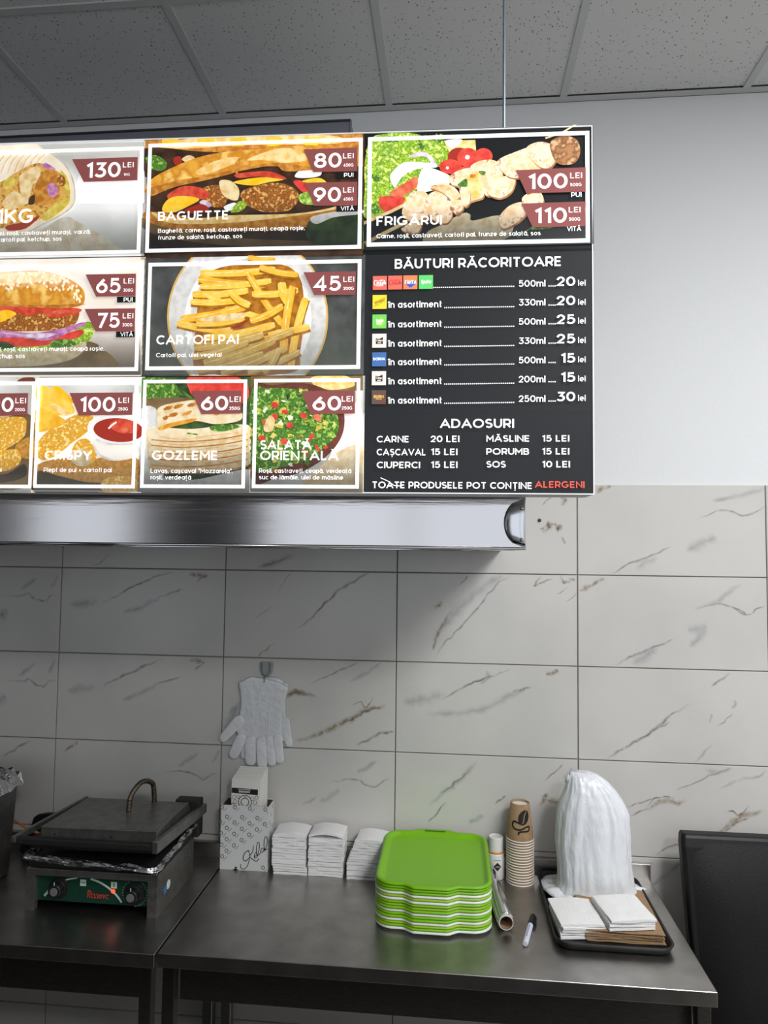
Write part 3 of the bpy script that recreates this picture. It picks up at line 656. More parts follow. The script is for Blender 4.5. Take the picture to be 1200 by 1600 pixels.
a.blob(c_cheese, [(660, 380), (860, 345), (1030, 360), (900, 385), (800, 405)]); a.blob(c_ket, [(680, 320), (900, 300), (1010, 330), (1040, 360), (850, 340), (700, 350)]); a.blob(c_white, [(1110, 340), (1170, 280), (1290, 270), (1300, 330), (1200, 350)]); a.blob(c_red, [(1100, 380), (1160, 370), (1230, 430), (1190, 470)]); a.blob(c_cheese, [(1170, 370), (1290, 350), (1340, 390), (1200, 385)]); a.blob(c_salad, [(1140, 480), (1220, 450), (1330, 470), (1290, 540), (1170, 540)])
a.blob(c_bun, [(10, 430), (60, 360), (180, 290), (400, 200), (640, 155), (900, 135), (1200, 110), (1450, 140), (1520, 230), (1450, 280), (1250, 290), (1040, 300), (960, 255), (700, 300), (640, 320), (460, 365), (250, 410), (140, 450), (60, 480)])
a.blob(c_bund, [(10, 440), (140, 400), (460, 335), (660, 290), (960, 240), (1250, 270), (1500, 240), (1450, 280), (1250, 292), (1040, 302), (960, 260), (700, 302), (640, 322), (460, 367), (250, 412), (140, 452), (60, 482)])
a.blob(c_bunl, [(390, 300), (520, 230), (680, 195), (700, 230), (560, 290), (430, 330)]); a.blob(c_bunl, [(760, 220), (900, 160), (1050, 130), (1180, 170), (1200, 220), (1050, 240), (880, 220)]); a.blob(c_bund, [(100, 420), (250, 370), (440, 345), (260, 400), (150, 440)]); a.line(c_bund, [(690, 320), (670, 270), (710, 210)], 18)
a.blob(c_dim, [(1200, 700), (1300, 620), (1560, 600), (1610, 640), (1610, 830), (1250, 830)]); a.blob(c_plate, [(1230, 640), (1400, 600), (1600, 585), (1600, 615), (1400, 640), (1270, 690)])
a.wash(W_DARK, [(5, 910), (1610, 870), (1610, 480), (5, 540)])
a.build('food_picture', p)
border((233.5, 227), (564.8, 390), p)
price(p, [(475, 235.6), (558.6, 232.6), (558.6, 269.5), (490, 271)], ('80', 491.5, 265, 534, 23.5), ('LEI', 536.5, 250, 553, 8, .14), ('450G', 537, 263, 553, 5, .17), ('PUI', 538, 279, 552.6, 6.5, .16), [(526.6, 271), (559, 269.8), (559, 279.6), (526.6, 280.8)])
price(p, [(476.5, 287.5), (558.6, 286), (558.6, 322.6), (491.5, 323.5)], ('90', 490.5, 318.4, 533, 23.5), ('LEI', 536.5, 303.2, 553, 8, .14), ('450G', 537, 315.8, 552.5, 5, .17), ('VITĂ', 533, 331.2, 553.5, 6.5, .16), [(526, 323.3), (559, 322.8), (559, 332.2), (526, 332.8)])
text('dish_title', p, [('BAGUETTE', 248.5, 347, 358.6, 14)])
text('dish_description', p, [('Baghetă, carne, roșii, castraveți murați, ceapă roșie,', 248.5, 366, 477, 6.6, .14), ('frunze de salată, ketchup, sos', 248.5, 376.5, 379.5, 6.6, .14)])

# ---- chips panel
p = panel('chips_panel', (226, 403.5), (568.5, 586), c_slate)
a = Art(((226, 403.5), (568.5, 586))).at(220, 190, .3)
a.ell(c_rim, 557, 1020, 420, 436, n=48); a.ell(c_plate, 557, 1020, 410, 426, n=48); a.ell(c_white, 560, 1030, 330, 345, n=40); a.ell(c_plate, 560, 1030, 300, 315, n=40)
rf = random.Random(11)
c_fshade = pm('fry_shadow', (150, 92, 26), (186, 122, 42), 60); c_fry = pm('chip', (248, 194, 56), (254, 214, 96), 40); c_fry2 = pm('chip_deep', (236, 172, 40), (248, 198, 72), 40)
a.blob(c_fshade, [(280, 1180), (320, 850), (420, 760), (700, 740), (820, 800), (850, 950), (830, 1200), (780, 1310), (330, 1310)])
FR = [(310, 790, 700, 770, 40), (300, 820, 650, 850, 44), (310, 860, 680, 830, 36), (270, 900, 560, 880, 40), (560, 790, 740, 1060, 38), (340, 900, 640, 1030, 36), (260, 940, 520, 930, 36), (210, 1030, 560, 960, 44), (190, 1050, 480, 1090, 40), (290, 1050, 540, 1020, 46), (570, 1040, 740, 960, 40), (470, 890, 570, 960, 40), (580, 900, 820, 880, 40), (620, 760, 820, 800, 34), (735, 840, 775, 950, 50), (860, 920, 780, 1290, 44), (790, 860, 740, 1290, 46), (600, 1110, 880, 1070, 40), (560, 1160, 800, 1090, 36), (400, 1110, 660, 1090, 36), (330, 1130, 700, 1060, 42),
      (280, 1180, 640, 1110, 46), (270, 1230, 560, 1150, 40), (330, 1260, 700, 1140, 46), (300, 1300, 640, 1210, 40), (420, 1310, 760, 1180, 44), (560, 1310, 830, 1200, 36), (640, 1310, 720, 1190, 40), (560, 710, 700, 720, 30)]
for i, (x0, y0, x1, y1, wd) in enumerate(FR):
    m = (c_fry, c_fry2, c_fry)[i % 3] if y0 < 1140 else c_fry3
    d = Vector((x1 - x0, y1 - y0)).normalized(); nn = Vector((-d.y, d.x)) * wd / 2
    mid = ((x0 + x1) / 2 + nn.x * .5, (y0 + y1) / 2 + nn.y * .5)
    a.line(c_fshade, [(x0 + 3, y0 + 10), (mid[0] + 3, mid[1] + 11), (x1 + 3, y1 + 10)], wd * .92)
    a.line(m, [(x0, y0), mid, (x1, y1)], [wd * .62] + [wd * .88] * 9 + [wd * .62])
    a.line(c_bunl, [(x0 + nn.x * .3, y0 + nn.y * .3 - 4), (mid[0], mid[1] - 6), (x1 - nn.x * .2, y1 - nn.y * .2 - 4)], wd * .14)
a.blob(c_chick, [(300, 1035), (420, 1010), (540, 1000), (530, 1030), (400, 1045)]); a.blob(c_ketd, [(470, 1080), (570, 1030), (520, 1070)])
a.wash(W_LIGHT, [(20, 1320), (1160, 1320), (1160, 1020), (20, 1020)])
a.build('food_picture', p)
border((233.5, 412.3), (563, 577.3), p)
price(p, [(475, 427), (556.8, 425.5), (555.5, 462), (491.5, 462.6)], ('45', 491, 456.6, 533, 23.5), ('LEI', 537, 442.2, 553.8, 8, .14), ('200G', 537, 454.8, 553.6, 5, .17))
text('dish_title', p, [('CARTOFI PAI', 246, 539.7, 373.8, 14.3)])
text('dish_description', p, [('Cartofi pai, ulei vegetal', 245.5, 559.5, 347.3, 6.6, .14)])

# ---- burger panel
p = panel('burger_panel', (-124, 408), (222, 588), c_cream)
a = Art(((-124, 408), (222, 588))).at(0, 420, .2)
a.wash(shade_print('print_wash_brown', 0.0, 0.95, (92, 74, 60)), [(-620, 830), (1100, 830), (1100, 420), (-620, 420)])
a.blob(c_wood, [(-600, 700), (-100, 560), (640, 560), (820, 640), (910, 720), (910, 790), (500, 800), (-600, 800)])
a.blob(c_lime, [(-100, 600), (200, 560), (480, 560), (640, 430), (715, 420), (740, 470), (700, 560), (600, 620), (300, 700), (0, 680)])
a.blob(c_layer2, [(-300, 650), (0, 650), (300, 640), (560, 610), (670, 570), (660, 640), (560, 710), (380, 750), (150, 765), (-300, 765)])
a.blob(c_red, [(-200, 540), (100, 520), (300, 560), (620, 480), (630, 530), (450, 580), (250, 610), (-200, 600)]); a.blob(c_green, [(390, 600), (440, 555), (560, 560), (590, 600), (450, 620)]); a.blob(c_dim, [(-60, 580), (30, 570), (120, 610), (0, 630)])
a.blob(c_crumb, [(-300, 420), (0, 380), (140, 340), (400, 330), (600, 330), (620, 380), (580, 440), (450, 480), (200, 490), (-300, 500)])
a.blob(c_purple, [(-200, 490), (0, 480), (250, 505), (480, 470), (650, 420), (668, 445), (560, 490), (480, 530), (350, 565), (180, 540), (-200, 540)]); a.blob(c_onion, [(0, 500), (200, 512), (380, 505), (440, 515), (340, 545), (180, 530)])
a.blob(c_ket, [(-300, 320), (0, 295), (300, 300), (615, 312), (625, 345), (540, 370), (400, 385), (330, 350), (220, 370), (120, 345), (0, 350), (-300, 380)]); a.blob(c_cheese, [(-300, 400), (-20, 340), (60, 325), (135, 355), (60, 400), (-20, 425), (-300, 430)]); a.blob(c_redl, [(420, 335), (520, 325), (560, 340), (440, 360)])
a.blob(c_bun, [(-300, 60), (-100, 40), (250, 20), (420, 40), (560, 90), (650, 160), (670, 230), (640, 290), (500, 312), (200, 300), (0, 295), (-300, 300)])
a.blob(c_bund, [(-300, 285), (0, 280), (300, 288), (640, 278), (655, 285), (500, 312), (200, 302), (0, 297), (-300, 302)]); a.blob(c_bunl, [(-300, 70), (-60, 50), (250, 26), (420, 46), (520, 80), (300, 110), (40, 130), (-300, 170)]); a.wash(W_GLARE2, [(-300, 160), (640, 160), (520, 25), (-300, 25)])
rs = random.Random(5)
for i in range(130):
    x = rs.uniform(-120, 640); top = 28 + ((x - 250) / 400.0) ** 2 * 130; y = top + rs.random() ** 1.5 * (120 if x > 40 else 70)
    a.ell(c_seed, x, y, 8, 13, rs.uniform(-50, 50), n=8, same=i > 0)
a.wash(W_LIGHT, [(-620, 830), (1110, 830), (1110, 520), (-620, 520)])
a.build('food_picture', p)
border((-118, 420), (217.2, 580.5), p)
price(p, [(135.4, 430.4), (214, 429), (213.4, 464), (152, 465)], ('65', 152, 459.8, 190, 23), ('LEI', 195, 444.8, 211, 8, .14), ('300G', 194.5, 457.6, 210, 5, .17), ('PUI', 195, 473, 209, 6.5, .16), [(184.4, 465), (213.4, 464.4), (213.4, 473.8), (184.4, 474.2)])
price(p, [(134, 484), (213, 483), (212, 518.6), (151, 519)], ('75', 152.6, 513.8, 188.6, 23), ('LEI', 193.6, 499, 210, 8, .14), ('300G', 193, 511.6, 209, 5, .17), ('VITĂ', 190, 527, 209.5, 6.5, .16), [(183, 519), (212, 518.7), (212, 528), (183, 528.2)])
text('dish_description', p, [('val, roșii, castraveți murați, ceapă roșie,', -8, 550.5, 165, 6.6, .14), ('tchup, sos', -3, 561, 41.5, 6.6, .14)])

# ---- nuggets panel
p = panel('nuggets_panel', (-124, 590), (54.5, 770), c_grey)
a = Art(((-124, 590), (54.5, 770))).at(0, 570, .25)
a.blob(c_wood, [(-300, 300), (0, 330), (200, 320), (230, 600), (200, 760), (-300, 760)]); a.blob(c_bowl, [(110, 105), (150, 82), (215, 82), (215, 110), (150, 118)]); a.blob(c_dark, [(-400, 640), (0, 690), (150, 620), (160, 700), (0, 740), (-400, 790)])
a.blob(c_crisp2, [(100, 510), (190, 450), (220, 470), (215, 580), (140, 580)]); a.blob(c_crisp, [(-300, 560), (0, 540), (110, 530), (138, 590), (100, 640), (0, 670), (-300, 680)]); a.blob(c_crisp, [(-300, 330), (0, 330), (150, 330), (172, 390), (150, 460), (60, 520), (0, 545), (-300, 560)])
a.wash(W_LIGHT, [(-480, 800), (200, 800), (200, 540), (-480, 540)])
a.build('food_picture', p)
border((-118, 598), (51.0, 763.2), p, 5.5)
price(p, [(-30, 616), (46.2, 615), (45, 649.6), (-15, 651)], ('90', -15.5, 644.6, 23.4, 22), ('LEI', 26.4, 631, 43, 8, .14), ('200G', 26, 643.4, 41.8, 4.8, .17))
text('dish_title', p, [('S', -6.5, 719, 2.8, 14)]); text('dish_description', p, [('ai', -2, 738, 4.9, 6.6, .14)])

# ---- crispy panel
p = panel('crispy_panel', (56, 590), (221, 770), c_white)
a = Art(((56, 590), (221, 770))).at(50, 585, 175 / 1200)
a.poly(c_grey, [(50, 120), (1170, 110), (1170, 200), (60, 260)]); a.blob(c_crisp2, [(30, 1000), (300, 900), (700, 900), (1160, 920), (1160, 1245), (20, 1260)]); a.blob(c_dark, [(60, 1040), (300, 1090), (560, 1150), (760, 1170), (760, 1260), (40, 1260)])
a.blob(c_fry, [(50, 140), (150, 130), (300, 200), (440, 330), (450, 420), (300, 440), (180, 420), (60, 330)]); a.blob(c_cheese, [(220, 130), (320, 150), (460, 300), (400, 300), (290, 210)]); a.blob(c_fry2, [(50, 370), (150, 380), (360, 490), (300, 560), (60, 620), (40, 500)]); a.blob(c_bunl, [(210, 330), (260, 320), (420, 420), (330, 440)])
a.blob(c_crisp2, [(640, 920), (850, 880), (930, 960), (960, 1090), (700, 1140), (480, 1130), (400, 1000)]); a.blob(c_crisp2, [(930, 960), (1000, 880), (1130, 900), (1160, 1080), (1000, 1100), (940, 1040)]); a.blob(c_crisp, [(740, 1180), (850, 1100), (1100, 1110), (1120, 1250), (800, 1260)])
a.blob(c_crisp, [(90, 700), (200, 590), (330, 560), (380, 480), (560, 410), (660, 450), (640, 560), (560, 650), (430, 740), (300, 850), (150, 920), (60, 880), (30, 780)]); a.blob(c_crisp, [(440, 800), (500, 710), (590, 690), (660, 760), (700, 870), (640, 950), (500, 960), (430, 900)]); a.blob(c_layer2, [(420, 860), (560, 800), (640, 900), (600, 980), (470, 970)])
a.ell(c_white, 900, 700, 260, 200, 4); a.ell(c_plate, 900, 770, 235, 160, 2); a.ell(c_white, 930, 590, 330, 155, 4); a.blob(c_cream, [(660, 700), (800, 760), (1150, 770), (1120, 880), (950, 920), (750, 860)]); a.ell(c_ketd, 935, 600, 268, 128, 4); a.ell(c_ket, 1000, 560, 160, 75, 6); a.ell(c_redl, 1005, 600, 40, 24); a.line(PW, [(830, 585), (870, 545), (915, 515)], 16)
a.wash(W_LIGHT, [(30, 1260), (1160, 1260), (1160, 820), (30, 820)])
a.build('food_picture', p)
border((60.6, 596.4), (212, 763.4), p, 5.5)
price(p, [(110.7, 615), (209.3, 614), (208.2, 649), (125, 650)], ('100', 126, 644.4, 182, 22.6), ('LEI', 187, 630.4, 203.2, 8, .14), ('250G', 186.4, 642.4, 202, 5, .17))
text('dish_title', p, [('CRISPY', 72, 719, 145, 14)]); text('dish_description', p, [('Piept de pui + cartofi pai', 70.5, 738, 176.5, 6.8, .14)])

# ---- flatbread panel
p = panel('flatbread_panel', (222, 590), (391, 770), c_dim)
a = Art(((222, 590), (391, 770))).at(200, 570, 1 / 3)
a.blob(c_green, [(70, 60), (200, 70), (240, 150), (120, 180), (60, 160)]); a.blob(c_red, [(280, 60), (360, 45), (480, 50), (560, 90), (540, 180), (330, 160), (285, 110)]); a.poly(c_wood, [(64, 160), (300, 150), (300, 260), (64, 240)])
a.blob(c_plate, [(50, 235), (140, 215), (170, 400), (150, 600), (40, 590)]); a.blob(c_plate, [(50, 520), (300, 540), (572, 490), (572, 600), (50, 600)])
for i, (y, m) in enumerate([(440, c_layer2), (410, c_layer2), (380, c_layer), (350, c_layer), (318, c_layer), (292, c_layer)]):
    a.blob(m, [(100 - i * 3, y + 20), (160, y + 4), (300, y + 10), (430, y - 4), (560, y - 10), (566, y + 30), (450, y + 62), (250, y + 72), (120, y + 62)])
    a.line(c_bund, [(112, y + 60), (250, y + 70), (430, y + 58), (562, y + 34)], 6)
    a.line(c_toast, [(150, y + 45), (260, y + 58), (400, y + 40), (520, y + 28)], 5); a.line(c_green, [(170 + i * 22, y + 30), (230 + i * 20, y + 36)], 7, False)
a.blob(c_green, [(390, 290), (470, 280), (530, 290), (460, 312), (400, 310)])
a.blob(c_layer, [(140, 230), (160, 195), (280, 170), (400, 165), (520, 210), (530, 260), (420, 280), (320, 265), (230, 285), (150, 305)]); a.blob(c_bun, [(148, 290), (230, 268), (320, 252), (310, 268), (220, 290), (155, 308)])
for x, y, w_ in ((190, 205, 40), (240, 195, 46), (300, 190, 40), (215, 235, 46), (280, 228, 40), (350, 205, 30), (180, 250, 26), (420, 230, 30)): a.ell(c_bund, x, y, w_ * .55, 9, -18, wob=.5, n=14)
a.line(c_green, [(245, 140), (290, 150), (310, 165)], 9); a.line(c_green, [(262, 128), (290, 148)], 7, False)
a.wash(W_DARK, [(50, 600), (572, 600), (572, 330), (50, 330)])
a.build('food_picture', p)
border((225.6, 594.6), (383.4, 763.4), p, 5.5)
price(p, [(300, 612), (378.7, 611), (378, 647), (315.7, 647.7)], ('60', 315.4, 642.2, 357.5, 22.4), ('LEI', 360, 629, 377, 8.4, .14), ('250G', 359.6, 641.4, 376.4, 5, .17))
text('dish_title', p, [('GOZLEME', 239, 719.2, 341.7, 14.4)]); text('dish_description', p, [('Lavaș, cașcaval "Mozzarela",', 237, 739.4, 365, 6.8, .14), ('roșii, verdeață', 237, 749.6, 300, 6.8, .14)])

# ---- salad panel
p = panel('salad_panel', (392, 588), (568, 770), c_grey)
a = Art(((392, 588), (568, 770))).at(200, 570, 1 / 3)
a.poly(c_wood, [(575, 50), (1102, 45), (1102, 120), (575, 130)]); a.blob(c_bunl, [(860, 60), (960, 46), (1040, 60), (1060, 100), (960, 118), (880, 100)]); a.blob(c_cream, [(980, 220), (1090, 200), (1100, 480), (960, 500)]); a.blob(c_layer, [(880, 500), (1000, 400), (1102, 390), (1102, 600), (800, 600)])
a.blob(c_bowl, [(575, 120), (680, 95), (850, 90), (980, 150), (1015, 240), (1000, 340), (930, 430), (820, 500), (700, 530), (575, 530)]); a.blob(c_bund, [(575, 480), (700, 490), (700, 505), (575, 500)])
c_lime = pm('chopped_lettuce', (132, 172, 58), (196, 214, 118), 120, .4, .6, (84, 130, 44)); c_white = pm('chopped_white', (224, 228, 200))
a.blob(c_green, [(577, 130), (650, 110), (780, 115), (900, 150), (975, 220), (985, 310), (930, 380), (840, 440), (720, 480), (577, 480)])
rs = random.Random(9)
for i in range(170):
    x, y = rs.uniform(585, 970), rs.uniform(120, 470)
    if x > 985 - (abs(y - 260) / 210) ** 2 * 150: continue
    m = rs.choice([c_lime, c_green, c_green, c_green, c_dim, c_olive, c_salad, c_salad, c_red, c_white]); r = rs.uniform(9, 20)
    a.ell(m, x, y, r, r * rs.uniform(.35, .8), rs.uniform(0, 180), wob=.7, n=11)
for x, y in ((760, 285), (735, 360), (690, 190), (630, 345), (825, 240)): a.ell(c_red, x, y, 17, 14, 20, n=14)
a.ell(c_redl, 890, 250, 22, 14, 40, n=14); a.blob(c_chick, [(640, 290), (665, 240), (690, 260), (680, 310), (645, 315)])
a.wash(W_DARK, [(575, 600), (1102, 600), (1102, 370), (575, 370)])
a.build('food_picture', p)
border((398.2, 593), (561, 763.8), p, 5.5)
price(p, [(471.7, 612), (555, 611), (555, 647), (485.7, 648)], ('60', 489, 642.4, 533.4, 22.6), ('LEI', 534.4, 628.4, 551.8, 8.4, .14), ('250G', 534.4, 641, 551, 5, .17))
text('dish_title', p, [('SALATĂ', 407.4, 702.9, 487.4, 14.4), ('ORIENTALĂ', 407.4, 719.4, 529, 14.4)]); text('dish_description', p, [('Roșii, castraveți, ceapă, verdeață', 405.7, 739.2, 549.4, 6.8, .14), ('suc de lămâie, ulei de măsline', 405.7, 749.4, 536.7, 6.8, .14)])

c_lime = MATS['print_lettuce']; c_white = MATS['print_soft_white']
# ---- skewer panel
p = panel('skewer_panel', (570, 206), (927.5, 392), c_blackb)
a = Art(((570, 206), (927.5, 392))).at(570, 200, 190 / 1200)
a.blob(c_lime, [(0, 340), (60, 110), (200, 60), (330, 50), (420, 50), (540, 70), (620, 120), (800, 130), (850, 200), (820, 310), (740, 380), (560, 430), (520, 600), (380, 760), (250, 830), (0, 890), (0, 600)])
rs = random.Random(4)
for i in range(60):
    x, y = rs.uniform(10, 800), rs.uniform(90, 820)
    if x > 860 - y * .8: continue
    a.ell(rs.choice([c_lime, c_salad, c_green, c_lime]), x, y, rs.uniform(35, 75), rs.uniform(22, 45), rs.uniform(0, 180), wob=.8, n=16)
a.blob(c_onion, [(430, 300), (500, 250), (600, 245), (680, 310), (715, 390), (670, 370), (600, 290), (500, 290)]); a.blob(c_white, [(250, 500), (280, 430), (380, 350), (500, 340), (690, 360), (700, 395), (560, 400), (400, 460), (320, 560), (290, 590)])
a.poly(c_bunl, [(780, 130), (1090, 125), (1100, 260), (900, 270), (830, 240)]); a.blob(c_white, [(800, 130), (960, 120), (900, 190), (840, 200)])
a.ell(c_ketd, 930, 290, 110, 90); a.ell(c_red, 1170, 285, 90, 80); a.ell(c_red, 1018, 298, 105, 95); a.ell(c_red, 845, 388, 110, 72); a.ell(c_red, 1000, 425, 80, 40); a.ell(PW, 1012, 295, 22, 22); a.ell(PW, 815, 400, 14, 14)
a.blob(c_cream, [(515, 620), (560, 420), (650, 400), (840, 480), (830, 560), (640, 630)])
a.blob(c_redl, [(255, 640), (380, 560), (500, 490), (525, 530), (500, 600), (350, 690), (280, 680)]); a.blob(c_red, [(140, 720), (170, 680), (380, 690), (390, 730), (330, 790), (210, 830), (150, 780)])
a.line(c_chick, [(-10, 945), (260, 830), (430, 745)], 30, False); a.line(c_chick, [(0, 1145), (200, 1040), (420, 930)], 34, False); a.line(c_chick, [(1780, 110), (1950, 50), (2100, -40)], 16, False)
a.blob(c_dark, [(500, 860), (560, 820), (650, 830), (640, 950), (540, 960)])
for pts in ([(580, 1140), (620, 1030), (760, 960), (960, 850), (1040, 860), (1060, 920), (1300, 870), (1460, 900), (1420, 1080), (1150, 1150), (800, 1160)],): a.blob(c_layer2, pts)
for pts in ([(370, 860), (400, 740), (470, 640), (600, 640), (640, 760), (620, 870), (480, 930)], [(360, 1000), (500, 920), (560, 960), (520, 1040), (430, 1040)], [(610, 690), (700, 630), (800, 680), (860, 790), (850, 900), (780, 950), (660, 900), (620, 800)], [(640, 590), (780, 555), (880, 590), (940, 680), (860, 720), (760, 640)],
            [(830, 730), (950, 720), (970, 800), (910, 865), (850, 800)], [(840, 480), (980, 410), (1120, 420), (1160, 560), (1170, 680), (1080, 720), (960, 740), (930, 600), (850, 560)], [(930, 590), (1010, 570), (1040, 720), (980, 780)],
            [(1040, 400), (1150, 330), (1300, 340), (1360, 480), (1300, 640), (1190, 670), (1130, 520)], [(1140, 440), (1330, 480), (1480, 500), (1440, 640), (1320, 700), (1200, 640)], [(1310, 330), (1500, 240), (1640, 200), (1780, 240), (1800, 380), (1660, 480), (1450, 500), (1350, 430)],
            [(1590, 220), (1700, 150), (1830, 170), (1900, 280), (1820, 400), (1700, 380)], [(1320, 900), (1420, 780), (1560, 740), (1620, 800), (1550, 900), (1470, 960), (1360, 1000)], [(1550, 700), (1700, 620), (1760, 720), (1700, 820), (1600, 820)]):
    a.blob(pm('meat_edge', (150, 100, 60), (190, 140, 92), 60), [(x + 9, y + 18) for x, y in pts]); a.blob(c_grill, pts); cxx = sum(q[0] for q in pts) / len(pts); cyy_ = sum(q[1] for q in pts) / len(pts)
    a.blob(pm('meat_lit', (250, 228, 194), (234, 196, 146), 60, .42, .66), [(cxx + (x - cxx) * .62 - 8, cyy_ + (y - cyy_) * .55 - 22) for x, y in pts])
a.blob(pm('meat_brown', (176, 126, 84), (214, 172, 128), 60, .4, .66, (130, 84, 54)), [(1830, 150), (1960, 90), (2090, 130), (2120, 260), (2060, 360), (1920, 370), (1850, 290)]); a.blob(c_bunl, [(1010, 520), (1120, 440), (1150, 650), (1060, 690)]); a.blob(c_green, [(915, 570), (1000, 510), (1010, 580), (960, 590)]); a.blob(c_green, [(1120, 440), (1190, 440), (1170, 480)]); a.blob(c_green, [(1630, 1010), (1780, 900), (1920, 910), (1860, 990)]); a.line(c_green, [(1500, 1090), (1700, 960), (1900, 900)], 12)
a.blob(c_toast, [(650, 600), (780, 570), (860, 610), (760, 620)]); a.blob(c_bund, [(1040, 470), (1095, 470), (1085, 500), (1045, 500)])
a.wash(W_DARK, [(0, 1215), (2258, 1150), (2258, 700), (0, 760)])
a.build('food_picture', p)
border((575.5, 216.8), (921, 380.5), p, 6.5)
price(p, [(805.4, 268), (914.5, 263.5), (914.5, 301.5), (822, 304)], ('100', 824, 297.9, 886, 24.5), ('LEI', 890, 281, 908.4, 9, .14), ('500G', 890, 293.6, 908, 5.4, .17), ('PUI', 891.6, 310.3, 907.6, 7.8, .17))
price(p, [(814, 320), (914.5, 316.7), (913, 355.3), (831.7, 357)], ('110', 834, 351, 884.8, 24.5), ('LEI', 887.8, 334.4, 906.2, 9, .14), ('500G', 888, 347.2, 906, 5.4, .17), ('VITĂ', 885, 363.4, 907, 7.8, .17))
text('dish_title', p, [('FRIGĂRUI', 588.6, 354.8, 690.2, 14.4)]); text('dish_description', p, [('Carne, roșii, castraveți, cartofi pai, frunze de salată, sos', 588.6, 374.4, 844, 7, .14)])

# ---- drinks list
p = flat_rect((571, 394), (927, 645), -0.0006, PK, 'drinks_list', board)
text('list_title', p, [('BĂUTURI RĂCORITOARE', 617, 421.8, 876.7, 15.6)])
rows = [(454, 449.8, 448.8), (483.8, 479.2, 478.6), (514.3, 509, 507.8), (544.2, 539, 538), (573, 569, 568), (602.8, 598.6, 597.8), (632.8, 629, 628)]
qty = ['500ml', '330ml', '500ml', '330ml', '500ml', '200ml', '250ml']; num = ['20', '20', '25', '25', '15', '15', '30']
it = []
for i, (ib, qb, nb) in enumerate(rows):
    dots = MB()
    if i: it.append(('în asortiment', 607.3, ib - 1.2, 690.5, 10.3, .15))
    text('drink_volume', p, [(qty[i], 810, qb, 851.5, 10.4, .15)]); text('drink_price', p, [(num[i], 869 if num[i] != '15' else 875, nb, 898, 15.2, .17)]); text('currency_word', p, [('lei', 902.4, nb - .6, 914, 9.4, .14)])
    x = 678 if i == 0 else 695
    n_ = 42 if i == 0 else 36
    for k in range(n_):
        xx = x + (802 - x) * k / (n_ - 1); yy = (ib - 3.2 if i == 0 else ib - 1.6) - (xx - x) * .014
        u, v = B(xx, yy); r = .00115
        dots.poly([(u - r, YB - .001, v - r), (u + r, YB - .001, v - r), (u + r, YB - .001, v + r), (u - r, YB - .001, v + r)])
    dots.build('dotted_leader', PW, p); dots = MB()
    for k in range(4):
        u, v = B(857 + k * 3.2, nb - .4); r = .0012
        dots.poly([(u - r, YB - .001, v - r), (u + r, YB - .001, v - r), (u + r, YB - .001, v + r), (u - r, YB - .001, v + r)])
    dots.build('dotted_leader', PW, p)
    if it: text('drink_note', p, it); it = []
def icon(x, bottom, m, size=22.2):
    u, v = B(x, bottom); s = size * .00134; mb = MB(); mb.poly([(u, YB, v), (u + s, YB, v), (u + s, YB, v + s), (u, YB, v + s)], 0); return mb, u, v, s
def swash(mb, u, v, s, pts, wd, mi, y=YB - .0008):
    for quad in ribbon(smooth_open(pts), wd): mb.poly([(u + x * s, y, v + z * s) for x, z in quad], mi)
c_i1 = pm('icon_red', (232, 112, 96)); c_i1b = pm('icon_red_deep', (200, 70, 62)); c_i2 = pm('icon_orange', (240, 134, 88)); c_i3 = pm('icon_green', (100, 206, 112)); c_i4 = pm('icon_yellow', (250, 216, 60)); c_i5 = pm('icon_lime', (118, 206, 96)); c_i6 = pm('icon_cream', (250, 236, 220)); c_i7 = pm('icon_blue', (74, 112, 172)); c_i8 = pm('icon_brown', (98, 82, 74), (110, 78, 68), 50)
c_ib = pm('icon_navy', (60, 96, 190)); c_ink = pm('icon_ink', (46, 38, 36)); c_gold = pm('icon_gold', (244, 196, 108)); c_leaf = pm('icon_leaf', (150, 214, 70))
def script_word(mb, u, v, s, mi):
    C1 = arc(.20, .50, .11, .17, 60, 300, 10); 
    swash(mb, u, v, s, C1, .045, mi); swash(mb, u, v, s, arc(.33, .46, .05, .08, 90, 450, 8), .035, mi); swash(mb, u, v, s, arc(.45, .46, .05, .08, 60, 300, 8) + [(.5, .40)], .035, mi); swash(mb, u, v, s, arc(.55, .45, .04, .07, 90, 450, 8), .035, mi)
    swash(mb, u, v, s, arc(.67, .53, .10, .16, 70, 300, 10), .045, mi); swash(mb, u, v, s, arc(.73, .47, .045, .08, 90, 450, 8), .035, mi); swash(mb, u, v, s, [(.80, .40), (.84, .62), (.82, .66), (.80, .5), (.84, .40)], .035, mi); swash(mb, u, v, s, arc(.88, .46, .04, .07, 90, 450, 8) + [(.93, .40)], .035, mi)
    swash(mb, u, v, s, [(.20, .68), (.4, .62), (.62, .7), (.78, .66)], .03, mi)
mb, u, v, s = icon(582.8, 454.3, c_i1); script_word(mb, u, v, s, 1); swash(mb, u, v, s, [(.25, .28), (.5, .27), (.75, .28)], .04, 1); mb.build('drink_icon', [c_i1, PW], p)
mb, u, v, s = icon(606.6, 453.8, c_i1); script_word(mb, u, v, s, 1); mb.build('drink_icon', [c_i1, c_i1b], p)
mb, u, v, s = icon(630.2, 453.4, c_i2)
mb.poly([(u + x * s, YB - .0005, v + z * s) for x, z in ((.20, .36), (.5, .1), (.93, .38), (.9, .56), (.14, .56))], 1)
def word(mb, u, v, s, st, x0, x1, z0, h, mi, t=.2, skew=0.0, dz=0.0):
    q, wd = letters(st, t); k = (x1 - x0) / wd
    for quad in q: mb.poly([(u + (x0 + x * k + z * h * skew) * s, YB - .001, v + (z0 + z * h + x * k * dz) * s) for x, z in quad], mi)
word(mb, u, v, s, 'FANTA', .12, .92, .36, .28, 2, .26); mb.build('drink_icon', [c_i2, c_ib, PW], p)
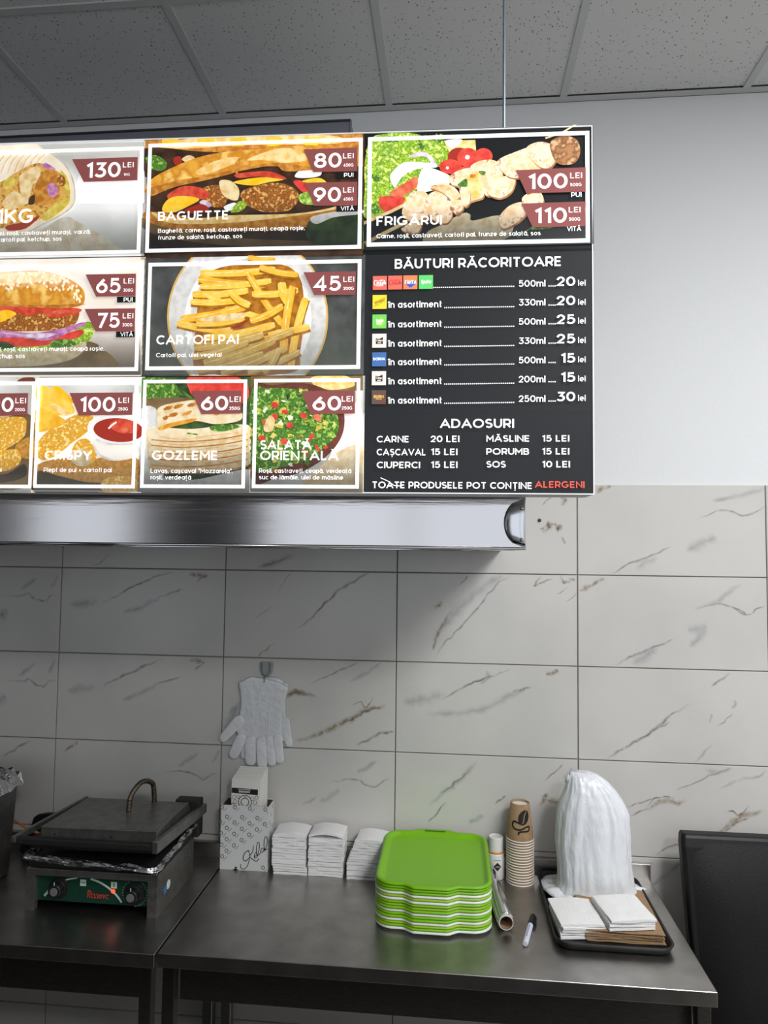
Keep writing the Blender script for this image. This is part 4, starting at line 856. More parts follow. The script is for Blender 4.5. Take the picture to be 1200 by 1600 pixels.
mb, u, v, s = icon(654.4, 453.0, c_i3); word(mb, u, v, s, 'Sprite', .12, .84, .38, .26, 1, .2, .25); mb.build('drink_icon', [c_i3, PW], p)
mb, u, v, s = icon(582.4, 484, c_i4); word(mb, u, v, s, 'Schweppes', .16, .86, .30, .17, 1, .16, .1, .45); swash(mb, u, v, s, [(.1, .18), (.5, .36), (.9, .56)], .018, 1); swash(mb, u, v, s, [(.1, .46), (.5, .64), (.9, .84)], .018, 1); mb.build('drink_icon', [c_i4, c_ink], p)
mb, u, v, s = icon(582, 514.4, c_i5)
mb.poly([(u + x * s, YB - .0005, v + z * s) for x, z in smooth_closed([(.3, .3), (.5, .12), (.8, .22), (.86, .5), (.62, .8), (.4, .6)])], 1); word(mb, u, v, s, 'fuze', .26, .78, .44, .24, 2, .2); word(mb, u, v, s, 'tea', .28, .66, .26, .20, 2, .22); mb.build('drink_icon', [c_i5, c_leaf, PW], p)
for bt in (544.4, 602.8):
    mb, u, v, s = icon(581.8 if bt < 560 else 581.2, bt, c_i6); mb.poly([(u + x * s, YB - .0005, v + z * s) for x, z in ((.26, .26), (.76, .26), (.76, .76), (.48, .62), (.26, .68))], 1)
    word(mb, u, v, s, 'Cappy', .30, .74, .44, .16, 0, .2); swash(mb, u, v, s, [(.38, .33), (.5, .34), (.64, .33)], .05, 0); mb.build('drink_icon', [c_i6, c_ink], p)
mb, u, v, s = icon(581.6, 573.4, c_i7); word(mb, u, v, s, 'DORNA', .08, .92, .42, .20, 1, .2); mb.build('drink_icon', [c_i7, PW], p)
mb, u, v, s = icon(581, 632.4, c_i8); word(mb, u, v, s, 'BURN', .14, .84, .42, .22, 1, .24); swash(mb, u, v, s, [(.28, .36), (.5, .36), (.72, .36)], .04, 1); mb.build('drink_icon', [c_i8, c_gold], p)

# ---- extras list
p = flat_rect((571, 648), (927, 770), -0.0006, PK, 'extras_list', board)
text('list_title', p, [('ADAOSURI', 687.6, 669.4, 802.6, 14.2)])
for y_, n1, q1, n2, q2, e1, e2 in ((691.9, 'CARNE', '20 LEI', 'MĂSLINE', '15 LEI', (639.4, 717.6), (827, 888.6)), (712, 'CAȘCAVAL', '15 LEI', 'PORUMB', '15 LEI', (665.6, 714.6), (826, 888.6)), (732, 'CIUPERCI', '15 LEI', 'SOS', '10 LEI', (656.4, 714.6), (789.8, 889.8))):
    text('extra_name', p, [(n1, 589, y_, e1[0], 10.2)]); text('extra_price', p, [(q1, 673, y_ - .4, e1[1], 10.2)]); text('extra_name', p, [(n2, 759.5, y_ - 1, e2[0], 10.2)]); text('extra_price', p, [(q2, 846, y_ - 1.2, e2[1], 10.2)])
text('allergen_note', p, [('TOATE PRODUSELE POT CONȚINE', 581.6, 763.1, 831, 10.4)])
text('allergen_word', p, [('ALERGENI', 835.2, 762.4, 912.4, 10.4)], pm('alert_red', (228, 92, 78)))
mb = MB()
for quad in ribbon([B(595, 747), B(606, 752), B(616, 759), B(628, 760)], .0016): mb.poly([(x, YB - .0016, z) for x, z in quad])
mb.build('scratch', PW, p)

# ================================================================== EXTRACTOR HOOD
hood = thing('extractor_hood', 'wide polished steel extractor hood on the wall behind the menu board', 'extractor hood', (0.45, -0.4, 1.916))
HX0, HX1, HY = -0.72, 1.548, -0.80
mb = MB()
z0, z1 = 1.916, 2.10
mb.box(HX0, HX1, HY, HY + .0015, z0, z1); mb.box(HX1 - .0015, HX1, HY + .0015, -.001, z0, z1); mb.box(HX0, HX0 + .0015, HY + .0015, -.001, z0, z1); mb.box(HX0, HX1, -.0025, -.001, z0, z1)
mb.box(HX0 + .0015, HX1 - .0015, HY + .0015, HY + .03, z0 + .002, z0 + .0035); mb.box(HX1 - .03, HX1 - .0015, HY + .03, -.0025, z0 + .002, z0 + .0035)
mb.build('rim', M_HOOD, hood, rel=True, bevel=.0008)
mb = MB()
mb.tube([(HX0, HY - .001, z0 + .0035), (HX1, HY - .001, z0 + .0035)], .0035, 8)
mb.build('lower_lip', M_CHROME, hood, rel=True, smooth=True)
mb = MB()
UX1, UY, UZ0, UZ1 = 1.102, -.55, 2.55, 3.087
mb.loft([[(HX0, HY, z1), (HX1, HY, z1), (HX1, -.001, z1), (HX0, -.001, z1)], [(HX0, UY, UZ0), (UX1, UY, UZ0), (UX1, -.001, UZ0), (HX0, -.001, UZ0)]], 0, False, False)
mb.build('canopy', M_STEEL, hood, rel=True)
mb = MB(); mb.box(HX0, UX1, UY, -.001, UZ0, UZ1); mb.box(UX1 - .0015, UX1 + .003, UY - .003, UY + .01, UZ0, UZ1)
mb.build('duct_box', M_DKSTEEL, hood, rel=True, bevel=.001)
mb = MB(); mb.tube([(HX0, UY - .002, UZ1 - .002), (UX1, UY - .002, UZ1 - .002)], .003, 6); mb.build('top_seam', M_BLACKP, hood, rel=True)
mb = MB()
for i in range(4):
    a0 = HX0 + .1 + i * .52
    for k in range(9): mb.box(a0 + k * .052, a0 + k * .052 + .03, HY + .25, -.12, z1 - .02, z1 - .01)
mb.build('grease_filter', M_DKSTEEL, hood, rel=True)
# bent bright corner plate with two screws
mb = MB(); rings = []
for i in range(9):
    t = i / 8.0; ring = []
    for j in range(15):
        s = -1 + 2 * j / 14.0
        edge = HX1 - .008 - .040 * math.sqrt(max(0.0, 1 - s * s))
        x = edge + (HX1 - .001 - edge) * t
        d = .016 * math.sin(PI * .5 * t) * (1 - .5 * s * s)
        ring.append((x, HY - .0006 - d * .5, 1.976 + s * .052))
    rings.append(ring)
mb.loft(rings, 0, False, False, closed=False)
ec = mb.build('corner_plate', M_CHROME, hood, rel=True, smooth=True, solid=.0008)
for z in (2.008, 1.938):
    mb = MB(); mb.lathe([(.0001, .004), (.003, .0035), (.0042, .001), (.0042, -.004)], 14); s_ = mb.build('screw', M_CHROME, ec, smooth=True)
    s_.location = Vector((HX1 - .010, HY - .0105, z)) - hood.location; s_.rotation_euler = (PI / 2, 0, 0)

# ================================================================== WALL FIXINGS
mb = MB(); mb.lathe([(.0001, .006), (.004, .005), (.006, .002), (.006, -.002)], 16)
o = mb.build('wall_screw', mat('rusty_metal', (96, 88, 78), rough=.5, metal=.8), smooth=True); p_ = on_wall(843, 813); o.location = p_; o.rotation_euler = (PI / 2, 0, 0)
tag(o, 'small metal screw head in the marble tile beside the hood corner', 'screw')
def gw(x, y, Y): px_, py_ = 320 + .13333 * x, 1010 + .13333 * y; return (.597 + (px_ - 343) * .00223, Y, 1.504 - (py_ - 1045) * .00215)
hook = thing('wall_hook', 'small clear adhesive hook on the tile holding the plastic gloves', 'hook', gw(695, 270, 0))
M_CLEAR = mat('clear_plastic', (188, 192, 192), rough=.15, alpha=.55)
mb = MB(); pl = [gw(x, y, 0) for x, y in smooth_closed([(620, 190), (695, 182), (775, 190), (772, 300), (740, 350), (695, 370), (650, 350), (622, 300)], 4)]
mb.loft([[(x, -.0004, z) for x, y, z in pl], [(x, -.0024, z) for x, y, z in pl]], 0); mb.build('backing_plate', M_CLEAR, hook, rel=True, bevel=.0006)
mb = MB(); mb.tube([(gw(645, 200, 0)[0], -.004, gw(645, 200, 0)[2]), (gw(645, 290, 0)[0], -.005, gw(645, 290, 0)[2]), (gw(660, 325, 0)[0], -.009, gw(660, 325, 0)[2]), (gw(695, 345, 0)[0], -.016, gw(695, 345, 0)[2]), (gw(730, 325, 0)[0], -.009, gw(730, 325, 0)[2]), (gw(745, 290, 0)[0], -.005, gw(745, 290, 0)[2]), (gw(745, 200, 0)[0], -.004, gw(745, 200, 0)[2])], .0022, 8)
mb.tube([(gw(695, 345, 0)[0], -.016, gw(695, 345, 0)[2]), (gw(693, 380, 0)[0], -.017, gw(693, 380, 0)[2]), (gw(690, 425, 0)[0], -.02, gw(690, 420, 0)[2])], .0018, 8)
mb.build('hook_wire', mat('grey_plastic', (118, 122, 124), rough=.3), hook, rel=True, smooth=True)
M_GLOVE = mat('thin_polythene', (226, 227, 229), rough=.30, bump=(38, .6, 3.0, .008), alpha=.93, spec=.8)
def taper(p0, p1, r0_, r1_, n=10):
    d = Vector((p1[0] - p0[0], p1[1] - p0[1])); an = math.degrees(math.atan2(d.y, d.x))
    return arc(p0[0], p0[1], r0_, r0_, an + 90, an + 270, n) + arc(p1[0], p1[1], r1_, r1_, an - 90, an + 90, n)
PALM = [(468, 385), (510, 362), (560, 356), (640, 366), (690, 374), (760, 384), (830, 402), (905, 430), (968, 468), (950, 560), (932, 640), (912, 740), (905, 840), (900, 940), (905, 1040), (880, 1110), (780, 1150), (650, 1160), (520, 1150), (430, 1120), (385, 1050), (372, 960), (392, 850), (410, 760), (416, 640), (405, 540), (392, 470), (388, 425), (430, 410)]
def glove(Y, label, outline, fingers, thick):
    t = thing('plastic_glove', label, 'glove', (gw(690, 420, 0)[0], Y, gw(690, 420, 0)[2]), 0, 'gloves on the wall hook')
    mb = MB()
    def slab(pts, y0_, h):
        n_ = len(pts); cx_ = sum(q[0] for q in pts) / n_; cy2 = sum(q[1] for q in pts) / n_
        rings = [[gw(cx_ + (x - cx_) * sc, cy2 + (y - cy2) * sc, y0_ - yy) for x, y in pts] for sc, yy in ((.985, 0), (1.0, h * .35), (.96, h * .85), (.86, h))]
        mb.loft(rings, 0)
    slab(smooth_closed(outline, 3), Y, .0030 * thick)
    for i, (p0, p1, r0_, r1_) in enumerate(fingers): slab(taper(p0, p1, r0_, r1_), Y - .0004 * (i % 2), .0044 * thick)
    rg = random.Random(int(Y * -10000))
    for i in range(20):
        x, y = rg.uniform(450, 890), rg.uniform(400, 1180); an = rg.uniform(70, 115) if y > 700 else rg.choice((rg.uniform(20, 60), rg.uniform(110, 150))); ln = rg.uniform(60, 170)
        dx, dy = math.cos(math.radians(an)) * ln, math.sin(math.radians(an)) * ln; w_ = rg.uniform(.0008, .0022)
        mb.tube([gw(x, y, Y - .0026 * thick), gw(x + dx * .5 + rg.uniform(-9, 9), y + dy * .5, Y - .0032 * thick), gw(x + dx, y + dy, Y - .0026 * thick)], [.0003, w_, .0003], 6)
    mb.build('glove_skin', M_GLOVE, t, rel=True, smooth=True)
    return t
glove(-.005, 'thin plastic glove on the hook, rear one with its thumb beside the ochre vein', [(1345 - x if x > 0 else x, y) for x, y in PALM],
      [((925, 880), (985, 1130), 62, 42), ((845, 1060), (878, 1250), 60, 46), ((740, 1080), (760, 1310), 58, 50), ((620, 1080), (610, 1320), 58, 50), ((500, 1070), (470, 1290), 58, 48), ((890, 460), (935, 445), 40, 26)], 1.0)
glove(-.0115, 'thin plastic glove on the hook, front one with its thumb over the vertical tile joint', PALM,
      [((400, 880), (222, 1090), 66, 52), ((430, 1090), (352, 1268), 62, 60), ((540, 1110), (548, 1338), 66, 64), ((665, 1110), (684, 1370), 64, 60), ((770, 1100), (792, 1338), 60, 54), ((855, 1070), (888, 1312), 56, 48)], 1.3)

# ================================================================== WORK TABLES
TZ = 0.87
def work_table(name, label, x0, x1, z, legs_x, yf=-.58):
    t = thing(name, label, 'table', ((x0 + x1) / 2, -.29, 0))
    mb = MB(); mb.box(x0, x1, yf, -.014, z - .036, z); mb.build('tabletop', M_STEEL_TOP, t, rel=True, bevel=.0022, seg=3)
    mb = MB(); mb.loft([[(x0, -.014, z - .036), (x1, -.014, z - .036), (x1, -.001, z - .036), (x0, -.001, z - .036)], [(x0, -.014, z + .050), (x1, -.014, z + .050), (x1, -.001, z + .050), (x0, -.001, z + .050)], [(x0, -.012, z + .052), (x1, -.012, z + .052), (x1 + .01, -.001, z + .054), (x0, -.001, z + .054)]], 0)
    mb.build('upstand', M_STEEL_TOP, t, rel=True)
    for lx in legs_x:
        for ly in (yf + .03, -.06):
            mb = MB(); mb.box(lx - .016, lx + .016, ly - .016, ly + .016, .03, z - .036); mb.lathe([(.014, 0), (.014, .03)], 14, (lx, ly, 0)); mb.build('leg', M_STEEL, t, rel=True, bevel=.0015)
    mb = MB(); mb.box(legs_x[0] + .016, legs_x[1] - .016, yf + .055, yf + .06, z - .145, z - .036); mb.build('apron', M_STEEL, t, rel=True, bevel=.001)
    mb = MB(); mb.box(legs_x[0] - .012, legs_x[1] + .012, yf + .03, -.03, .22, .25); mb.build('lower_shelf', M_STEEL, t, rel=True, bevel=.0015)
    return t
work_table('steel_work_table', 'brushed steel work table carrying the green trays, cups and napkins', .637, 2.022, TZ, (.662, 1.995))
work_table('steel_work_table', 'brushed steel work table under the contact grill, slightly lower', -.78, .6285, TZ - .004, (-.755, .6))

# ================================================================== CONTACT GRILL
GZ = TZ - .004
gx0, gx1, gyf, gyb = .168, .562, -.412, -.135
grill = thing('contact_grill', 'steel contact grill with green control panel and foil between its plates', 'contact grill', ((gx0 + gx1) / 2, -.27, GZ))
M_GRILL = mat('dull_grill_steel', (132, 131, 126), rough=.36, metal=.8, mottle=((112, 110, 104), 40, .35, .7), bump=(200, .05))
M_IRON = mat('black_cast_iron', (26, 25, 25), rough=.55, bump=(120, .2))
M_FOIL = mat('crumpled_foil', (205, 205, 206), rough=.22, metal=1.0, bump=(70, .9, 3.0, .006))
mb = MB()
mb.box(gx0, gx0 + .026, gyf, gyf + .02, GZ, GZ + .10); mb.box(gx1 - .03, gx1, gyf, gyf + .02, GZ, GZ + .10)
mb.box(gx0, gx1, gyf, gyf + .02, GZ + .10, GZ + .119); mb.box(gx0, gx0 + .004, gyf + .02, gyb, GZ, GZ + .119); mb.box(gx1 - .004, gx1, gyf + .02, gyb, GZ, GZ + .119); mb.box(gx0 + .004, gx1 - .004, gyb - .004, gyb, GZ + .01, GZ + .119); mb.box(gx0 + .004, gx1 - .004, gyf + .02, gyb - .004, GZ + .106, GZ + .119)
for k in range(2):
    for j in range(3): mb.box(gx1 - .0002, gx1 + .0014, -.20 + k * .03, -.185 + k * .03, GZ + .07 + j * .013, GZ + .076 + j * .013)
mb.build('housing', M_GRILL, grill, rel=True, bevel=.0018)
cpz0, cpz1 = GZ + .024, GZ + .10; cpx0, cpx1 = gx0 + .026, gx1 - .03; cyy = gyf + .016
M_GREEN = mat('green_panel_film', (14, 58, 42), rough=.3)
M_PALE = mat('pale_panel_print', (196, 216, 206), rough=.5); M_REDP = mat('red_panel_print', (196, 62, 50), rough=.5)
mb = MB(); mb.box(cpx0, cpx1, cyy, cyy + .004, cpz0, cpz1); cpanel = mb.build('control_panel', M_GREEN, grill, rel=True)
CW, CHH = cpx1 - cpx0, cpz1 - cpz0
def cp(x, y): return (cpx0 + (x - 95) / (950 - 95) * CW, cpz1 - (y - 135 - (x - 95) * .03) / (370 - 115) * CHH)
A1 = smooth_open([cp(150, 352), cp(185, 300), cp(215, 262)], 6); A2 = smooth_open([cp(310, 195), cp(350, 182), cp(400, 172)], 6); A3 = smooth_open([cp(500, 176), cp(570, 205), cp(640, 255), cp(700, 320), cp(742, 386)], 6)
for a_, wd in ((A1, .007), (A2, .004), (A3, .0055), (smooth_open([cp(770, 262), cp(790, 232), cp(838, 214)], 6), .004)):
    mb = MB()
    for q in ribbon(a_, wd): mb.poly([(x, cyy - .0004, z) for x, z in q], 0)
    mb.build('printed_arc', M_PALE, cpanel).location = -grill.location
for x, y in ((445, 215), (680, 228)):
    mb = MB(); c = cp(x, y); mb.poly([(c[0] - .009, cyy - .0004, c[1] - .009), (c[0] + .009, cyy - .0004, c[1] - .009), (c[0] + .009, cyy - .0004, c[1] + .009), (c[0] - .009, cyy - .0004, c[1] + .009)], 0)
    for q in ribbon(smooth_open([(c[0] - .006, c[1] - .001), (c[0] - .002, c[1] + .003), (c[0] + .002, c[1] - .002), (c[0] + .006, c[1] + .002)], 4) if x < 500 else [(c[0], c[1] - .005), (c[0], c[1] + .006)], .0018 if x < 500 else .003): mb.poly([(x_, cyy - .0007, z_) for x_, z_ in q], 1)
    mb.build('printed_symbol', [M_PALE, M_INK], cpanel).location = -grill.location
mb = MB()
for k in range(22):
    an = math.radians(215 - k * 11.5 + (0 if k < 9 else -60)); c = cp(838, 296); mb.poly([(c[0] + r_ * math.cos(an) + dx * .0009, cyy - .0004, c[1] + r_ * math.sin(an) + dz * .0009) for r_, dx, dz in ((.036, -1, -1), (.036, 1, -1), (.036, 1, 1), (.036, -1, 1))], 0)
mb.build('dial_scale', M_PALE, cpanel).location = -grill.location
q, wd = letters('Rinnova', .2); L0, L1 = cp(478, 362), cp(642, 368); k_ = (L1[0] - L0[0]) / wd; mb = MB()
for quad in q: mb.poly([(L0[0] + x * k_ + z * .002, cyy - .0005, L0[1] + .002 + z * (.022 if x < .8 else .0165)) for x, z in quad], 0)
mb.build('brand_lettering', M_REDP, cpanel).location = -grill.location
for (x, y), lab in (((262, 268), 'knob'), ((838, 296), 'knob')):
    c = cp(x, y); mb = MB()
    mb.lathe([(.030, 0), (.030, .004), (.020, .006), (.019, .026), (.017, .028), (.0001, .028)], 28); kb = mb.build('control_knob', M_BLACKP, grill, smooth=False, bevel=.001)
    kb.location = Vector((c[0], cyy, c[1])) - grill.location; kb.rotation_euler = (PI / 2, 0, 0)
    mb = MB(); mb.lathe([(.0115, .028), (.0115, .0295), (.0001, .030)], 22); mb.build('knob_cap', mat('grey_knob_cap', (112, 110, 112), rough=.5), kb)
    mb = MB(); mb.box(-.001, .001, .012, .026, .0262, .0275); mb.build('pointer', M_PALE, kb)
c = cp(676, 284); mb = MB(); mb.lathe([(.0055, 0), (.0055, .003), (.003, .0055), (.0001, .006)], 16); o = mb.build('pilot_lamp', mat('lit_red_lamp', (255, 66, 30), rough=.3, emit=2.2), grill, smooth=True); o.location = Vector((c[0], cyy, c[1])) - grill.location; o.rotation_euler = (PI / 2, 0, 0); o['label'] = 'glowing red pilot lamp'
for (yy, zz, m, r_) in ((-.358, .054, mat('blue_sticker', (60, 108, 178), rough=.5), .011), (-.335, .060, M_PALE, .013)):
    mb = MB(); mb.lathe([(r_, 0), (r_, .0006)], 22); o = mb.build('sticker', m, grill); o.location = Vector((gx1, yy, GZ + zz)) - grill.location; o.rotation_euler = (0, PI / 2, 0)
mb = MB(); mb.box(gx0 + .004, gx1 - .002, gyf + .003, gyb, GZ + .121, GZ + .142); mb.build('lower_plate', M_IRON, grill, rel=True, bevel=.003)
# foil lining hanging over the lower plate's edge
rg = random.Random(21)
def foil_strip(path, w0, w1, name, n=60, amp=.006):
    mb = MB(); rows = []
    pts = [Vector(p) for p in path]; seg = len(pts) - 1
    for i in range(n + 1):
        t = i / n * seg; k = min(int(t), seg - 1); p = pts[k].lerp(pts[k + 1], t - k); d = (pts[k + 1] - pts[k]).normalized(); out = Vector((d.y, -d.x, 0))
        row = []
        for j in range(7):
            s = j / 6.0; zz = w1 - s * (w1 + w0 * (0.75 + .5 * noise.noise((i * .31, 3.3, k))))
            bulge = .010 * math.sin(PI * min(s * 1.1, 1)) + amp * noise.noise((i * .55, j * .9, k * 7.0))
            row.append(p + out * bulge + Vector((0, 0, zz + .004 * noise.noise((i * .4, j * 1.3, 8.0)))))
        rows.append(row)
    mb.loft(rows, 0, False, False, closed=False); return mb
mb = foil_strip([(gx0 - .004, gyf + .10, GZ + .15), (gx0 - .002, gyf - .004, GZ + .152), (gx1 - .004, gyf - .006, GZ + .134), (gx1 + .004, gyb + .03, GZ + .162)], .012, .010, 'foil')
ring = mb.build('foil_lining', M_FOIL, grill, rel=True, solid=.0005)
# upper plate, lid, bars, handle
mb = MB(); mb.loft([[(gx0 + .004, gyf + .004, GZ + .172), (gx1 - .006, gyf + .004, GZ + .176), (gx1 - .006, gyb, GZ + .150), (gx0 + .004, gyb, GZ + .150)], [(gx0 + .01, gyf + .002, GZ + .206), (gx1 - .006, gyf + .002, GZ + .21), (gx1 - .006, gyb, GZ + .19), (gx0 + .01, gyb, GZ + .19)]]); mb.build('upper_plate', M_IRON, grill, rel=True, bevel=.003)
LZ = GZ + .239
mb = MB(); mb.loft([[(.206, gyf, LZ - .033), (.556, gyf, LZ - .030), (.556, gyb - .01, LZ - .045), (.206, gyb - .01, LZ - .045)], [(.208, gyf, LZ - .001), (.556, gyf, LZ + .002), (.548, gyb - .015, LZ - .008), (.208, gyb - .015, LZ - .008)]]); lid = mb.build('lid', M_GRILL, grill, rel=True, bevel=.002)
for x in (.25, .42):
    mb = MB(); mb.box(x - .002, x + .002, gyf - .002, gyf + .001, LZ - .022, LZ - .018); mb.build('rivet', M_CHROME, lid).location = -grill.location
mb = MB(); mb.box(.150, .556, gyf - .030, gyf - .012, GZ + .196, GZ + .216); mb.build('front_bar', M_IRON, grill, rel=True, bevel=.004)
mb = MB(); mb.loft([[(.556, gyf - .034, GZ + .192), (.572, gyf - .034, GZ + .192), (.572, gyf - .034, GZ + .226), (.556, gyf - .034, GZ + .226)], [(.578, gyb + .03, GZ + .185), (.592, gyb + .03, GZ + .185), (.592, gyb + .03, GZ + .214), (.578, gyb + .03, GZ + .214)]]); mb.build('lifting_arm', M_GRILL, grill, rel=True, bevel=.002)
mb = MB(); mb.loft([[(.138, gyf - .034, GZ + .202), (.150, gyf - .034, GZ + .202), (.150, gyf - .034, GZ + .220), (.138, gyf - .034, GZ + .220)], [(.186, gyb + .01, GZ + .205), (.196, gyb + .01, GZ + .205), (.196, gyb + .01, GZ + .226), (.186, gyb + .01, GZ + .226)]]); mb.build('lifting_arm', M_GRILL, grill, rel=True, bevel=.002)
for a_, b_, z_ in ((.50, .58, .235), (.19, .26, .19)):
    mb = MB(); mb.box(a_, b_, gyb - .01, gyb + .03, GZ + .119, GZ + z_); mb.build('hinge_block', M_IRON, grill, rel=True, bevel=.003)
hp = smooth_open([(.396, -.256, LZ - .004), (.399, -.252, LZ + .034), (.408, -.238, LZ + .058), (.418, -.215, LZ + .071), (.428, -.186, LZ + .064), (.434, -.165, LZ + .044), (.436, -.158, LZ - .01)], 8)
mb = MB(); mb.tube(hp, [.0075 + .0006 * (i % 2) for i in range(len(hp))], 14); mb.build('coiled_handle', mat('worn_coil_steel', (120, 110, 98), rough=.4, metal=1.0, mottle=((92, 80, 66), 60, .35, .7)), grill, rel=True, smooth=False)

# things behind and beside the grill
rk = thing('black_baking_tray', 'black baking tray propped against the tiles behind the contact grill', 'tray', (.12, -.075, GZ))
mb = MB()
o2 = [(x, z) for x, z in smooth_closed([(-.16, .0), (-.16, .092), (-.12, .130), (.15, .129), (.17, .10), (.17, 0)], 4)]
def lean(x, z, off): return (.12 + x, -.075 + z * .30 + off, GZ + .002 + max(z, 0))
mb.loft([[lean(x, z, 0) for x, z in o2], [lean(x, z, -.012) for x, z in o2], [lean(x * .95, .07 + (z - .07) * .92, -.012) for x, z in o2], [lean(x * .93, .07 + (z - .07) * .9, -.003) for x, z in o2]], 0)
mb.build('tray_shell', M_BLACKP, rk, rel=True)
sk = MB(); sk.tube([(-.076, -.135, 1.014), (.0, -.128, .975), (.07, -.12, .945), (.235, -.105, .874)], [.0035, .0042, .005, .005], 8)
o = sk.build('wooden_stick', mat('orange_wood', (176, 110, 52), rough=.6), smooth=True); tag(o, 'thin orange wooden stick poking out behind the contact grill', 'stick')
vat = thing('steel_food_container', 'deep steel food container with crumpled foil over its top, beside the grill', 'container', (-.16, -.33, GZ))
mb = MB(); vx1 = -.014
mb.loft([[(-.36, -.46, GZ), (vx1 - .008, -.46, GZ), (vx1 - .008, -.20, GZ), (-.36, -.20, GZ)], [(-.37, -.47, GZ + .30), (vx1 + .006, -.47, GZ + .30), (vx1 + .006, -.19, GZ + .30), (-.37, -.19, GZ + .30)]], 0); mb.build('tub', M_GRILL, vat, rel=True, bevel=.006)
mb = MB(); N_ = 26; rows = []
for i in range(N_ + 1):
    row = []
    for j in range(N_ + 1):
        x = -.385 + (vx1 + .022 + .385) * i / N_; y = -.485 + .31 * j / N_; ed = min(i, N_ - i, j, N_ - j)
        zz = GZ + .302 + (.03 if ed > 2 else [-.028, .012, .026][ed]) + .014 * noise.noise((x * 38, y * 38, 2.0)) + .008 * noise.noise((x * 90, y * 90, 5.0))
        row.append((x + .006 * noise.noise((y * 50, x * 40, 1.0)), y, zz))
    rows.append(row)
mb.loft(rows, 0, False, False, closed=False); mb.build('foil_cover', M_FOIL, vat, rel=True)

# ================================================================== KEBAB BOX AND SLEEVES
bx0, bx1, byf, byb, bz1 = .638, .797, -.098, -.030, 1.076
kbox = thing('paper_sleeve_box', 'open white cardboard box printed with the word Kebab and small emblems', 'box', ((bx0 + bx1) / 2, -.064, TZ))
M_CARD = mat('white_card', (206, 206, 206), rough=.75); M_CARDIN = mat('brown_card_inside', (92, 76, 62), rough=.9); M_PRINTG = mat('grey_print', (98, 98, 100), rough=.8)
mb = MB(); t = .0016
mb.box(bx0, bx1, byf, byf + t, TZ, bz1 - .001); mb.box(bx0, bx1, byb - t, byb, TZ, bz1 + .004); mb.box(bx0, bx0 + t, byf + t, byb - t, TZ, bz1); mb.box(bx1 - t, bx1, byf + t, byb - t, TZ, bz1); mb.box(bx0 + t, bx1 - t, byf + t, byb - t, TZ, TZ + .002)
mb.box(bx0 + t, bx1 - t, byf + t, byf + t + .0006, TZ + .003, bz1 - .003, 1); mb.box(bx0 + t, bx1 - t, byb - t - .0006, byb - t, TZ + .003, bz1 - .001, 1); mb.box(bx0 + t, bx0 + t + .0006, byf + t + .001, byb - t - .001, TZ + .003, bz1 - .002, 1)
mb.build('carton', [M_CARD, M_CARDIN], kbox, rel=True)
def bf(x, y):
    top_l, top_r, bot_l, bot_r = (190, 525), (838, 590), (120, 1480), (812, 1532)
    v = (y - 527 - (x - 150) * .09) / 950.0; l_ = 190 - 70 * v; r_ = 838 - 26 * v
    return (bx0 + (x - l_) / (r_ - l_) * (bx1 - bx0), bz1 - .001 - v * (bz1 - TZ - .001))
mb = MB(); fy = byf - .0004
for x, y in ((200, 570), (375, 575), (580, 600), (790, 622), (260, 710), (470, 725), (680, 745), (165, 782), (360, 800), (570, 820), (780, 840), (250, 875), (460, 895), (670, 915), (165, 950), (350, 965), (560, 985), (240, 1040), (450, 1060), (165, 1118), (340, 1135), (230, 1210), (165, 1290), (750, 1475)):
    c = bf(x, y)
    for q in ribbon(arc(c[0], c[1], .0052, .0056, 90, 450, 14)[:-1], .0022, True): mb.poly([(a_, fy, b_) for a_, b_ in q], 1)
    for q in ribbon(smooth_open([(c[0] + .004, c[1] - .012), (c[0] + .007, c[1] - .009), (c[0] + .010, c[1] - .008), (c[0] + .012, c[1] - .004), (c[0] + .0165, c[1] - .0005)], 3), .0014):
        if q[2][0] < bx1 - .001: mb.poly([(a_, fy, b_) for a_, b_ in q], 1)
for wd, pts in ((.0022, [(430, 1415), (428, 1465), (480, 1485), (535, 1420), (560, 1300), (545, 1212)]), (.0026, [(545, 1215), (490, 1255), (466, 1335), (500, 1370), (548, 1330)]), (.0024, [(615, 1150), (605, 1235), (560, 1300), (600, 1345), (655, 1378), (690, 1340)]), (.0022, [(625, 1312), (664, 1282), (650, 1250), (625, 1290), (635, 1332), (672, 1308)]),
                (.0022, [(668, 1305), (700, 1190), (698, 1108), (672, 1118), (656, 1230), (672, 1292), (708, 1272), (720, 1236)]), (.0022, [(760, 1190), (730, 1200), (720, 1238), (748, 1246), (768, 1200), (774, 1236)]), (.0022, [(772, 1238), (812, 1120), (806, 1028), (778, 1040), (766, 1150), (784, 1212), (815, 1202)]), (.003, [(312, 1492), (345, 1488), (368, 1462), (350, 1455), (346, 1486), (388, 1494)])):
    for q in ribbon(smooth_open([bf(*p) for p in pts], 6), wd): mb.poly([(a_, fy - .0002, b_) for a_, b_ in q], 0)
mb.build('front_print', [M_INK, M_PRINTG], kbox, rel=True)
for k in range(9):
    mb = MB(); yy, zz = byf + .012 + (k % 3) * .018, TZ + .03 + k * .02
    for q in ribbon(arc(yy, zz, .004, .005, 90, 450, 10)[:-1], .0018, True): mb.poly([(bx1 + .0004, a_, b_) for a_, b_ in q], 0)
    mb.build('printed_emblem', M_PRINTG, kbox, rel=True)
ORD = ['topmost', 'second', 'third', 'fourth', 'fifth', 'sixth', 'seventh', 'eighth', 'ninth', 'tenth', 'eleventh', 'twelfth', 'thirteenth', 'fourteenth', 'fifteenth', 'sixteenth', 'seventeenth', 'eighteenth']
M_SLEEVE = mat('glossy_white_paper', (226, 224, 218), rough=.6)
